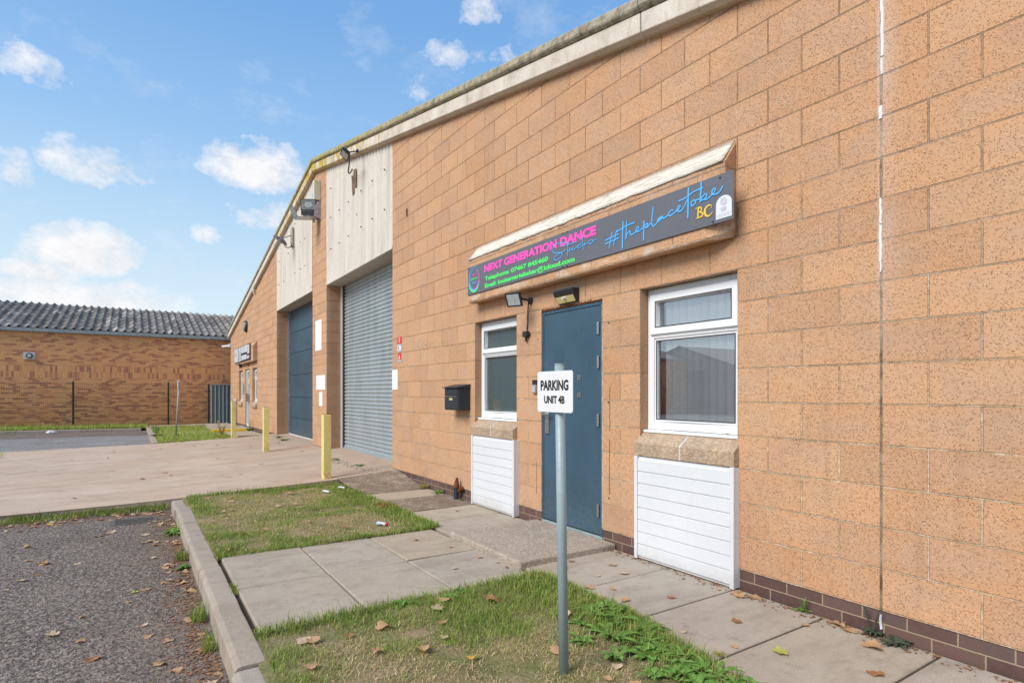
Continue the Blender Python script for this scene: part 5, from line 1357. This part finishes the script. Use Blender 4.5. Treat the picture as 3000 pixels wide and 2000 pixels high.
# big flood on bracket, pier
def big_flood():
    s = thing('floodlight', 'large old floodlight on a tilted steel bracket high on the blockwork pier', 'floodlight', (-11.4, 0, 5.2))
    t = MB(); t.box(-11.62, -11.32, -.018, -.001, 5.12, 5.53); t.prism([(-.019, 5.13), (-.15, 5.17), (-.12, 5.40), (-.019, 5.53)], 'x', -11.330, -11.322); t.build('wall_plate', MAT['galv'], s, bevel=.002)
    t = MB(); t.prism([(-.02, 5.17), (-.49, 5.095), (-.49, 5.130), (-.475, 5.130), (-.475, 5.112), (-.02, 5.19)], 'x', -11.62, -11.33); t.build('tray', MAT['galv'], s, bevel=.003)
    t = MB(); F_ = Vector((.86, -.50, -.06)).normalized(); up = Vector((0, 0, 1)); r_ = F_.cross(up).normalized(); u = r_.cross(F_); c = Vector((-11.43, -.235, 5.42))
    def Q(a, b2, d): return tuple(c+r_*a+u*b2+F_*d)
    sq = ((-1, -1), (1, -1), (1, 1), (-1, 1))
    t.loft([[Q(sx*.10, sz*.07, -.16) for sx, sz in sq], [Q(sx*.168, sz*.122, -.02) for sx, sz in sq], [Q(sx*.172, sz*.125, .02) for sx, sz in sq]])
    t.loft([[Q(sx*.14, -.17+sz*.04, -.14) for sx, sz in sq], [Q(sx*.165, -.175+sz*.045, .01) for sx, sz in sq]])
    t.build('housing', MAT['black_plastic'], s, bevel=.004)
    t = MB(); t.loft([[Q(sx*.150, sz*.103, d) for sx, sz in sq] for d in (.0205, .024)]); t.build('lens', MAT['old_glass'], s)
    for rr_, m, nm, d in ((.062, 'lamp_glass', 'reflector', .0255), (.04, 'slate_grey', 'bulb', .0265)):
        t = MB(); t.fixn = False; n = 20
        t.poly([Q(rr_*1.3*math.cos(2*math.pi*k/n), rr_*.8*math.sin(2*math.pi*k/n), d) for k in range(n)]); t.build(nm, MAT[m], s)
    t = MB(); t.prism([(-.50, 5.12), (-.60, 5.33), (-.585, 5.335), (-.485, 5.13)], 'x', -11.60, -11.36); t.build('side_shield', MAT['galv'], s, bevel=.003)
    t = MB(); t.tube([(-11.46, -.235, 5.14), (-11.45, -.235, 5.26)], .018, 8); t.tube([(-11.45, -.12, 5.13), (-11.45, -.12, 5.06)], .022, 10); t.build('stem', MAT['slate_grey'], s)
big_flood()
s = thing('alarm_box', 'cream burglar alarm box under the gable apex', 'alarm box', (-11.6, 0, 5.55))
t = MB(); t.box(-11.475, -11.318, -.15, -.001, 5.53, 5.96); t.v = [(x+(0), y, z) for x, y, z in t.v]; t.build('casing', MAT['cream'], s, bevel=.012)
t = MB(); t.box(-11.477, -11.44, -.152, -.11, 5.60, 5.68); t.build('strobe_lens', MAT['sky_blue'], s)
flood('floodlight', 'slim black floodlight clipped to the verge above the roller door', (-8.47, -.35, 5.47), (.30, .17), .2, (-.10, -.62, -.70), (-8.55, -.095, 5.62))
s2 = flood('floodlight', 'grey floodlight on a bent arm on the cladding of the far bay', (-13.85, -.34, 5.16), (.34, .26), .2, (-.45, -.5, -.72), (-13.98, -.02, 5.38), 'charcoal', 'old_glass')
t = MB(); t.box(-14.08, -13.86, -.045, -.012, 5.08, 5.56); t.build('mounting_board', MAT['soffit'], s2)
wire('hanging_cable', 'thin black cable looping below the slim floodlight over the cladding', [(-8.55, -.24, 5.50), (-8.70, -.20, 5.42), (-8.95, -.14, 5.38), (-9.1, -.08, 5.40), (-9.2, -.02, 5.46), (-9.12, -.012, 5.50)], .012)
wire('hanging_cable', 'short black cable under the grey floodlight of the far bay', [(-13.85, -.26, 5.12), (-13.80, -.2, 5.0), (-13.85, -.08, 5.04), (-13.9, -.05, 5.14)], .012)
s = thing('sensor_box', 'small grey green sensor box on the wall below the left verge', 'sensor', (-19.4, 0, 4.75))
t = MB(); t.box(-19.52, -19.38, -.09, -.001, 4.72, 5.0); t.build('casing', MAT['cream'], s, bevel=.01)
t = MB(); t.tube([(-19.42, -.05, 4.72), (-19.40, -.07, 4.64)], .02, 8); t.build('cable_gland', MAT['dirty_white'], s)
s = thing('bulkhead_light', 'oval black bulkhead light on the wall above the far sign', 'wall light', (-21.2, 0, 3.7))
t = MB(); n = 20; t.loft([[(-21.2+.19*k*math.cos(a), y, 3.72+.21*k*math.sin(a)) for a in [2*math.pi*q/n for q in range(n)]] for k, y in ((1, -.001), (1, -.05), (.85, -.09))]); t.build('body', MAT['black_plastic'], s)
t = MB(); t.loft([[(-21.2+.19*k*math.cos(a), y, 3.72+.21*k*math.sin(a)) for a in [2*math.pi*q/n for q in range(n)]] for k, y in ((.72, -.0905), (.6, -.12))]); t.build('lens', MAT['slate_grey'], s)
flood('floodlight', 'black floodlight under the far sign hood', (-20.9, -.28, 2.27), (.26, .16), .2, (-.2, -.8, -.4), (-20.75, -.001, 2.30))
s = thing('security_camera', 'white bullet camera sticking out from the far building corner', 'camera', (-25.4, 0, 3.3))
t = MB(); t.tube([(-25.38, -.03, 3.30), (-25.60, -.30, 3.27)], .045, 12); t.build('body', MAT['white_vinyl'], s, smooth=False)
t = MB(); t.box(-25.39, -25.25, -.08, -.001, 3.24, 3.38); t.build('bracket', MAT['white_vinyl'], s, bevel=.005)
s = thing('door_keypad', 'tall grey intercom panel left of the far office door', 'keypad', (-21.85, 0, 1.4))
t = MB(); t.box(-21.93, -21.80, -.04, -.001, 1.30, 1.66); t.build('body', MAT['slate_grey'], s, bevel=.004)
# notices
def notice(name, label, x0, x1, z0, z1, m='white_board', y=-.006, cat='notice', n=1):
    s = thing(name, label, cat, ((x0+x1)/2, 0, z0))
    for k in range(n):
        a = x0+(x1-x0)*k/n; b2 = x0+(x1-x0)*(k+1)/n-(.02 if n > 1 else 0)
        t = MB(); t.box(a, b2, y, -.001, z0, z1); t.build('panel', MAT[m], s, bevel=.001)
    return s
notice('notice_board', 'tall blank white board on the blockwork pier', -11.76, -11.26, 2.26, 2.93)
notice('notice_board', 'three blank white strips side by side on the blockwork pier', -11.68, -10.96, 1.39, 1.71, n=3)
notice('notice_board', 'narrow blank white board lowest on the blockwork pier', -11.46, -11.19, 1.035, 1.34)
notice('notice_board', 'blank white board on the wall edge right of the roller door', -7.141, -6.92, 1.375, 1.685)
def stickers():
    s = thing('safety_sign', 'red no smoking sticker, top of the strip of signs by the roller door', 'sign', (-6.85, 0, 2.07))
    t = MB(); t.box(-6.935, -6.765, -.004, -.001, 2.085, 2.185); t.build('plate', MAT['red_print'], s)
    t = MB(); t.fixn = False; disc_mb(t, -6.85, 2.135, .028, .036, -.0052, 20, .6); t.build('symbol', MAT['white_vinyl'], s)
    s = thing('safety_sign', 'blue and white sticker in the middle of the strip by the roller door', 'sign', (-6.85, 0, 1.95))
    t = MB(); t.box(-6.935, -6.765, -.004, -.001, 1.955, 2.07); t.build('plate', MAT['grey_print'], s)
    t = MB(); t.box(-6.925, -6.775, -.0055, -.0045, 1.985, 2.045); t.build('panel', MAT['white_vinyl'], s)
    t = MB(); t.fixn = False; disc_mb(t, -6.885, 2.018, .018, .018, -.0068, 14); t.build('symbol', MAT['black_print'], s)
    s = thing('safety_sign', 'red warning sticker with white triangle, lowest by the roller door', 'sign', (-6.85, 0, 1.8))
    t = MB(); t.box(-6.915, -6.785, -.004, -.001, 1.835, 1.935); t.build('plate', MAT['red_print'], s)
    t = MB(); t.poly([(-6.885, -.0052, 1.850), (-6.815, -.0052, 1.850), (-6.85, -.0052, 1.920)]); t.build('symbol', MAT['white_vinyl'], s)
    t = MB(); t.box(-6.915, -6.785, -.004, -.001, 1.800, 1.834); t.build('caption_strip', MAT['grey_print'], s)
stickers()
# faded chalk marks on the wall, rusty hook
t = MB(); t.fixn = False; rc = random.Random(3)
for k in range(8):
    x = -6.13+k*.125; pts = [(x+rc.uniform(-.03, .03), 1.985+rc.uniform(-.03, .03)) for _ in range(4)]; ribbon(t, pts, .008, -.0015)
t.build('faded_marking', MAT['kerb'], BLD)
t = MB(); t.tube([(-6.547, -.002, 4.08), (-6.547, -.014, 4.07), (-6.547, -.012, 3.97)], .009, 6); tag(t.build('wall_hook', MAT['rust'], None), 'small rusty hook high on the wall right of the cladding', 'hook')
# rusty pipe stub by the plinth
s = thing('pipe_stub', 'rusty capped pipe stub standing at the plinth below the mailbox', 'pipe', (-4.86, -.06, 0))
t = MB(); t.tube([(-4.86, -.065, -.01), (-4.86, -.065, .145)], .033, 14); t.build('lower_pipe', MAT['black_metal'], s)
t = MB(); t.tube([(-4.86, -.065, .146), (-4.86, -.062, .175), (-4.855, -.055, .27)], [.036, .036, .012], 12); t.tube([(-4.845, -.04, .10), (-4.77, -.03, .15)], .028, 10); t.build('rusty_cap', MAT['rust'], s)
# drain, cover, litter
s = thing('drain_grate', 'cast iron drain grate in the gutter at the driveway corner', 'drain', (-6.3, -3.42, RZ))
t = MB(); t.box(-6.47, -6.12, -3.64, -3.60, RZ-.02, RZ+.006); t.box(-6.47, -6.12, -3.24, -3.20, RZ-.02, RZ+.006); t.box(-6.47, -6.44, -3.60, -3.24, RZ-.02, RZ+.006); t.box(-6.15, -6.12, -3.60, -3.24, RZ-.02, RZ+.006)
t.build('frame', MAT['iron'], s, bevel=.002)
t = MB()
for k in range(7): t.box(-6.438+k*.042, -6.418+k*.042, -3.598, -3.242, RZ-.02, RZ+.004)
t.build('bar', MAT['iron'], s)
t = MB(); t.quad((-6.44, -3.60, RZ+.0012), (-6.15, -3.60, RZ+.0012), (-6.15, -3.24, RZ+.0012), (-6.44, -3.24, RZ+.0012)); t.build('sump', MAT['brush'], s)
t = MB(); t.box(-5.07, -4.80, -1.06, -.86, -.01, .022); tag(t.build('broken_cover', MAT['rust'], None, bevel=.004), 'small rusty metal cover lying at the corner of the middle grass plot', 'cover')
s = thing('litter_can', 'crushed blue and white drink can with red end in the middle grass plot', 'litter', (-4.0, -1.35, .03))
zc = tz(-4.0, -1.35)+.026; t = MB(); t.tube([(-4.045, -1.375, zc), (-4.0, -1.35, zc+.004), (-3.955, -1.327, zc)], [.020, .013, .019], 12); t.build('body', MAT['dirty_white'], s)
t = MB(); t.tube([(-3.954, -1.3265, zc), (-3.940, -1.319, zc)], [.019, .014], 12); t.build('end', MAT['red_print'], s)
t = MB(); t.tube([(-4.046, -1.3755, zc), (-4.058, -1.382, zc)], [.020, .014], 12); t.build('base', MAT['sky_blue'], s)
for x, y, lab in ((-6.2, -1.30, 'flattened clear plastic bottle in the middle grass plot near the bollard'), (-6.35, -1.05, 'crumpled white plastic scrap at the far corner of the middle grass plot')):
    t = MB(); z = tz(x, y)+.03; t.tube([(x-.06, y-.02, z-.008), (x, y, z-.003), (x+.04, y+.02, z-.006), (x+.06, y+.025, z-.008)], [.010, .014, .012, .006], 8); tag(t.build('plastic_litter', MAT['white_vinyl'], None), lab, 'litter')
t = MB(); t.tube([(-24.40, -6.0, RZ+.05), (-24.35, -5.9, RZ+.07), (-24.35, -5.78, RZ+.06), (-24.4, -5.68, RZ+.04)], [.03, .07, .05, .02], 8); tag(t.build('plastic_bag', MAT['white_vinyl'], None), 'crumpled white bag lying by the far kerb of the car park', 'litter')
# crumbled concrete in front of the roller door
t = MB(); rc = random.Random(8)
for k in range(170):
    x = -9.2+rc.random()*2.0; y = -.42+.10*(x+9.2)/2+rc.gauss(0, .05); s_ = rc.uniform(.006, .028); z = dn(x, y)-.002
    t.loft([[(x+s_*rc.uniform(.7, 1.2)*math.cos(a)*q, y+s_*rc.uniform(.7, 1.2)*math.sin(a)*q, z+s_*h_) for a in (0, 1.3, 2.5, 3.8, 5.)] for q, h_ in ((1, 0), (.9, .5), (.35, .85))])
tag(t.build('rubble', MAT['kerb'], None), 'crumbled concrete bits in the broken strip before the roller door', 'rubble', kind='stuff')
t = MB(); rc = random.Random(18)
for k in range(1500):
    x = rc.uniform(-6.6, -1.2); y = rc.choice([rc.uniform(-4.8, -3.05), -3.05-abs(rc.gauss(0, .2))]); s_ = rc.uniform(.003, .009)
    t.loft([[(x+s_*rc.uniform(.7, 1.2)*math.cos(a)*q, y+s_*rc.uniform(.7, 1.2)*math.sin(a)*q, RZ+s_*h_) for a in (0, 1.5, 3., 4.5)] for q, h_ in ((1, 0), (.7, .7))])
tag(t.build('loose_grit', MAT['asphalt_far'], None), 'loose grit and small stones on the near asphalt', 'gravel', kind='stuff')
s = thing('ramp_edge', 'yellow painted threshold ramp in front of the far office door', 'ramp', (-20.5, -1.0, .0))
t = MB(); t.box(-20.0, -19.9, -1.25, -.03, .0, .10); t.build('yellow_edge', MAT['yellow_trim'], s, bevel=.01)
t = MB(); t.box(-22.3, -20.001, -1.2, -.02, .015, .09); t.build('deck', MAT['kerb'], s, bevel=.005)
s = thing('flower_pot', 'orange pot standing behind the obscure window glass', 'pot', (-4.2, .2, 1.04))
t = MB(); t.tube([(-4.29, .205, 1.0), (-4.29, .205, 1.21), (-4.29, .205, 1.215), (-4.29, .205, 1.25)], [.05, .062, .072, .072], 16); t.build('body', MAT['orange'], s, smooth=False)
t = MB(); t.box(-4.45, -3.65, .165, .32, .97, .999); t.build('shelf', MAT['soffit'], s)

# ------------------------------------------------------------------ brick building beyond the car park
BX = -26.5
B2 = thing('brick_building', 'low buff and brown brick building with grey tiled roof across the car park', 'building', (-29, -8, 0))
t = MB(); t.fixn = False
t.quad((BX, -30, -.3), (BX, 4, -.3), (BX, 4, 3.62), (BX, -30, 3.62)); t.quad((BX, 4, -.3), (BX-11, 4, -.3), (BX-11, 4, 3.62), (BX, 4, 3.62)); t.quad((BX-11, -30, -.3), (BX, -30, -.3), (BX, -30, 3.62), (BX-11, -30, 3.62)); t.quad((BX-11, 4, -.3), (BX-11, -30, -.3), (BX-11, -30, 3.62), (BX-11, 4, 3.62))
t.build('wall', MAT['buff'], B2)
t = MB(); t.prism([(BX+.002, 3.60), (BX+.10, 3.60), (BX+.145, 3.63), (BX+.15, 3.75), (BX+.135, 3.75), (BX+.125, 3.65), (BX+.02, 3.65), (BX+.002, 3.76)], 'y', -30, 4.1); gt = t.build('gutter', MAT['slate_grey'], B2)
t = MB()
for k in range(20):
    y = -14+k*.92; t.box(BX+.02, BX+.165, y, y+.03, 3.585, 3.70)
t.build('gutter_bracket', MAT['slate_grey'], gt)
# tiles: one mesh, rounded rolls, stepped courses
PIT = .272; CO = .80; RS = math.tan(R(16)); L = 5.5
prof = [(0, 0), (.14, .004), (.28, .030), (.40, .068), (.47, .086), (.53, .086), (.60, .068), (.72, .030), (.86, .004)]
tv = []; tf = []; tc = []
ncol = 94; y00 = -21.0; nrow = 7
for r_ in range(nrow):
    s0, s1 = r_*L/nrow-.02, (r_+1)*L/nrow+.03
    for c_ in range(ncol):
        tone = min(1, max(0, rl.gauss(.45, .26))); i = len(tv)
        pr = [(u, h) for u, h in prof]+[(1., 0)]
        for (ss, lift) in ((s0, .038), (s1, .008)):
            for u, h in pr: tv.append((BX+.13-ss, y00+(c_+u)*PIT, 3.735+ss*RS+h+lift))
        for (ss, lift) in ((s0, .0),):
            for u, h in pr: tv.append((BX+.13-ss, y00+(c_+u)*PIT, 3.735+ss*RS+h+lift))
        n = len(pr)
        for k in range(n-1):
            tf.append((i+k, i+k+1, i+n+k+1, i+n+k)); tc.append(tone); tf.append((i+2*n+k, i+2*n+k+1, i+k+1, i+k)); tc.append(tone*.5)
me = bpy.data.meshes.new('roof'); me.from_pydata(tv, [], tf); me.materials.append(MAT['tiles'])
at = me.attributes.new('tile', 'FLOAT', 'FACE'); at.data.foreach_set('value', tc); me.polygons.foreach_set('use_smooth', [False]*len(tf)); me.update()
o = bpy.data.objects.new('roof', me); C.objects.link(o); o.parent = B2; o.matrix_parent_inverse = Matrix.Translation(-Vector(B2.location))
t = MB(); t.fixn = False; zr = 3.735+L*RS; t.quad((BX+.1-L, -30, zr), (BX+.1-L, 4.4, zr), (BX-11.2, 4.4, 3.735), (BX-11.2, -30, 3.735)); t.quad((BX+.13, -30, 3.72), (BX+.13, -21.0, 3.72), (BX+.13-L, -21.0, zr), (BX+.13-L, -30, zr)); t.build('rear_roof', MAT['roof_sheet'], B2)
s = thing('wall_vent', 'square white wall vent with round black outlet on the brick building', 'vent', (BX, -6.7, 2.6))
t = MB(); t.box(BX+.001, BX+.04, -6.88, -6.53, 2.58, 2.84); t.build('plate', MAT['dirty_white'], s, bevel=.004)
for k0, m, x0, x1 in ((.10, 'black_plastic', .041, .10), (.062, 'lamp_glass', .1005, .12)):
    t = MB(); t.tube([(BX+x0, -6.70, 2.71), (BX+x1, -6.70, 2.71)], k0, 18); t.build('outlet' if k0 == .10 else 'inner_pipe', MAT[m], s)
# mesh fence
FN = thing('mesh_fence', 'dark green welded mesh fence in front of the brick building', 'fence', (-26.1, -6, 0))
FX = -26.15
def fz(y): return interp(y, [-14, -7.5, -.7], [.06, .0, -.08])
for y in (-13.0, -9.0, -5.42+.05, -2.235, -.75):
    t = MB(); t.box(FX-.03, FX+.03, y-.03, y+.03, fz(y)-.1, 1.76 if y < -1 else 1.70); t.build('post', MAT['fence_green'], FN, bevel=.003)
t = MB()
y = -15.
while y < -.7: t.box(FX+.034, FX+.040, y-.0013, y+.0013, fz(y)-.02, 1.68); y += .062
for k in range(10): z = .05+k*.18; t.box(FX+.041, FX+.047, -15, -.7, z-.004, z+.004)
t.build('mesh_panel', MAT['fence_green'], FN)
# sheet metal gate
G = thing('metal_gate', 'blue grey ribbed sheet metal gate beside the far building corner', 'gate', (-26, -.3, -.1))
t = MB(); t.box(-25.98, -25.96, -.70, .6, -.15, 1.66); t.build('sheet', MAT['gate_sheet'], G)
for k in range(9):
    y = -.69+k*.150
    t = MB(); t.prism([(-25.9595, y), (-25.93, y+.008), (-25.93, y+.028), (-25.9595, y+.036)], 'z', -.145, 1.655); t.build('rib', MAT['gate_rib'], G)
t = MB(); t.box(-25.959, -25.925, -.70, .6, 1.661, 1.685); t.build('top_rail', MAT['gate_rib'], G)

# unit across the road: only ever seen mirrored in the window glass
OB = thing('opposite_unit', 'plain gabled workshop across the road, reflected in the large window', 'building', (-27, -33, 0))
t = MB(); t.fixn = False
t.poly([(-20.5, -30, RZ), (-34, -30, RZ), (-34, -30, 2.5), (-27.2, -30, 4.7), (-20.5, -30, 2.5)]); t.quad((-20.5, -50, RZ), (-20.5, -30, RZ), (-20.5, -30, 2.5), (-20.5, -50, 2.5)); t.quad((-34, -30, RZ), (-34, -50, RZ), (-34, -50, 2.5), (-34, -30, 2.5))
t.build('wall', MAT['shed_wall'], OB)
t = MB(); t.fixn = False; t.quad((-20.2, -29.8, 2.42), (-20.2, -50, 2.42), (-27.2, -50, 4.75), (-27.2, -29.8, 4.75)); t.quad((-27.2, -29.8, 4.75), (-27.2, -50, 4.75), (-34.3, -50, 2.42), (-34.3, -29.8, 2.42)); t.build('roof', MAT['roof_sheet'], OB)
t = MB(); t.box(-29.5, -25, -29.98, -29.9, RZ, 2.9); t.build('door', MAT['blue_shutter'], OB)

# ------------------------------------------------------------------ sky, sun, camera
SUN = Vector((.10, -.70, .66)).normalized()
w = bpy.data.worlds.new('World'); bpy.context.scene.world = w; w.use_nodes = True
t = NT(w.node_tree); bg = w.node_tree.nodes['Background']
sky = t.a('ShaderNodeTexSky', sky_type='NISHITA', sun_disc=False, sun_elevation=math.asin(SUN.z), sun_rotation=math.atan2(SUN.x, SUN.y), air_density=1.0, dust_density=.6, ozone_density=1.6, altitude=50)
tc = t.a('ShaderNodeTexCoord').outputs['Generated']
d = t.sep(tc)
az = t.m('ARCTAN2', d[1], t.m('MULTIPLY', d[0], -1.)); el = t.m('ARCSINE', d[2], clamp=False)
n1 = t.noise(t.scale(tc, (1, 1, 1.5)), 9, 7, .62, out='Color'); ns = t.sep(n1)
az2 = t.m('ADD', az, t.m('MULTIPLY', t.m('SUBTRACT', ns[0], .5), .075)); el2 = t.m('ADD', el, t.m('MULTIPLY', t.m('SUBTRACT', ns[1], .5), .055))
dens = None
for (a, e, ra, re, k) in CL:
    p = t.m('DIVIDE', t.m('SUBTRACT', az2, a), ra); q0 = t.m('SUBTRACT', el2, e)
    # flatter cloud bases
    q = t.m('DIVIDE', q0, t.m('ADD', re*.62, t.m('MULTIPLY', t.m('GREATER_THAN', q0, 0.), re*.5)))
    r2 = t.m('ADD', t.m('MULTIPLY', p, p), t.m('MULTIPLY', q, q))
    v = t.m('MULTIPLY', t.m('SUBTRACT', 1.25, r2), k)
    dens = v if dens is None else t.m('MAXIMUM', dens, v)
bil = t.noise(t.scale(tc, (1, 1, 1.3)), 24, 10, .70)
dens = t.m('ADD', dens, t.m('MULTIPLY', t.m('SUBTRACT', bil, .5), 3.4))
cm = t.maprange(dens, -.05, 1.35)
cm = t.m('MULTIPLY', t.m('POWER', cm, .8), .96)
wisp = t.m('MULTIPLY', t.maprange(t.noise(t.scale(tc, (1, 1, 2.2)), 3.2, 8, .6), .47, .70), t.maprange(t.m('ABSOLUTE', t.m('SUBTRACT', az, .2)), .6, 1.0))
wisp = t.m('MULTIPLY', wisp, .85)
thin = t.m('MULTIPLY', t.maprange(t.noise(t.scale(tc, (1, 1, 2.)), 6.5, 9, .68), .55, .80), .35)
cm = t.m('MAXIMUM', t.m('MAXIMUM', cm, wisp), thin)
grad = t.ramp(el, [(0., (.80, .91, .98)), (.14, (.72, .87, .98)), (.25, (.54, .77, .98)), (.38, (.34, .60, .95)), (.55, (.21, .46, .86)), (1., (.10, .28, .65))])
gv = t.a('ShaderNodeVectorMath', {0: grad, 1: (SKY_VAL, SKY_VAL, SKY_VAL)}, operation='MULTIPLY').outputs[0]
skyc = t.mix(.82, sky.outputs[0], gv)
shade = t.maprange(bil, .35, .65, .88, 1.04)
cc = t.a('ShaderNodeVectorMath', {0: CLOUD}, operation='MULTIPLY'); t.l.new(t.comb(shade, shade, shade), cc.inputs[1])
col = t.mix(cm, skyc, cc.outputs[0])
t.l.new(col, bg.inputs['Color']); bg.inputs['Strength'].default_value = .15
sl = bpy.data.lights.new('sun', 'SUN'); sl.energy = SUN_E; sl.angle = R(32); sl.color = (1., .94, .84)
so = bpy.data.objects.new('sun', sl); C.objects.link(so); so.rotation_euler = SUN.to_track_quat('Z', 'Y').to_euler()
cam = bpy.data.cameras.new('camera'); co = bpy.data.objects.new('camera', cam); C.objects.link(co)
cam.sensor_width = 36; cam.lens = 1690/3000*36; cam.shift_y = 149.4/3000; cam.clip_end = 2000; cam.clip_start = .05
co.location = (1.535, -3.425, 1.330); co.rotation_euler = (R(90), 0, R(90-33.2426))
sc = bpy.context.scene; sc.camera = co
sc.view_settings.view_transform = 'Standard'; sc.view_settings.look = 'None'; sc.view_settings.exposure = 0
sc.render.engine = 'CYCLES'; sc.cycles.use_denoising = True; sc.cycles.max_bounces = 6
sc.render.resolution_x = 1024; sc.render.resolution_y = 682
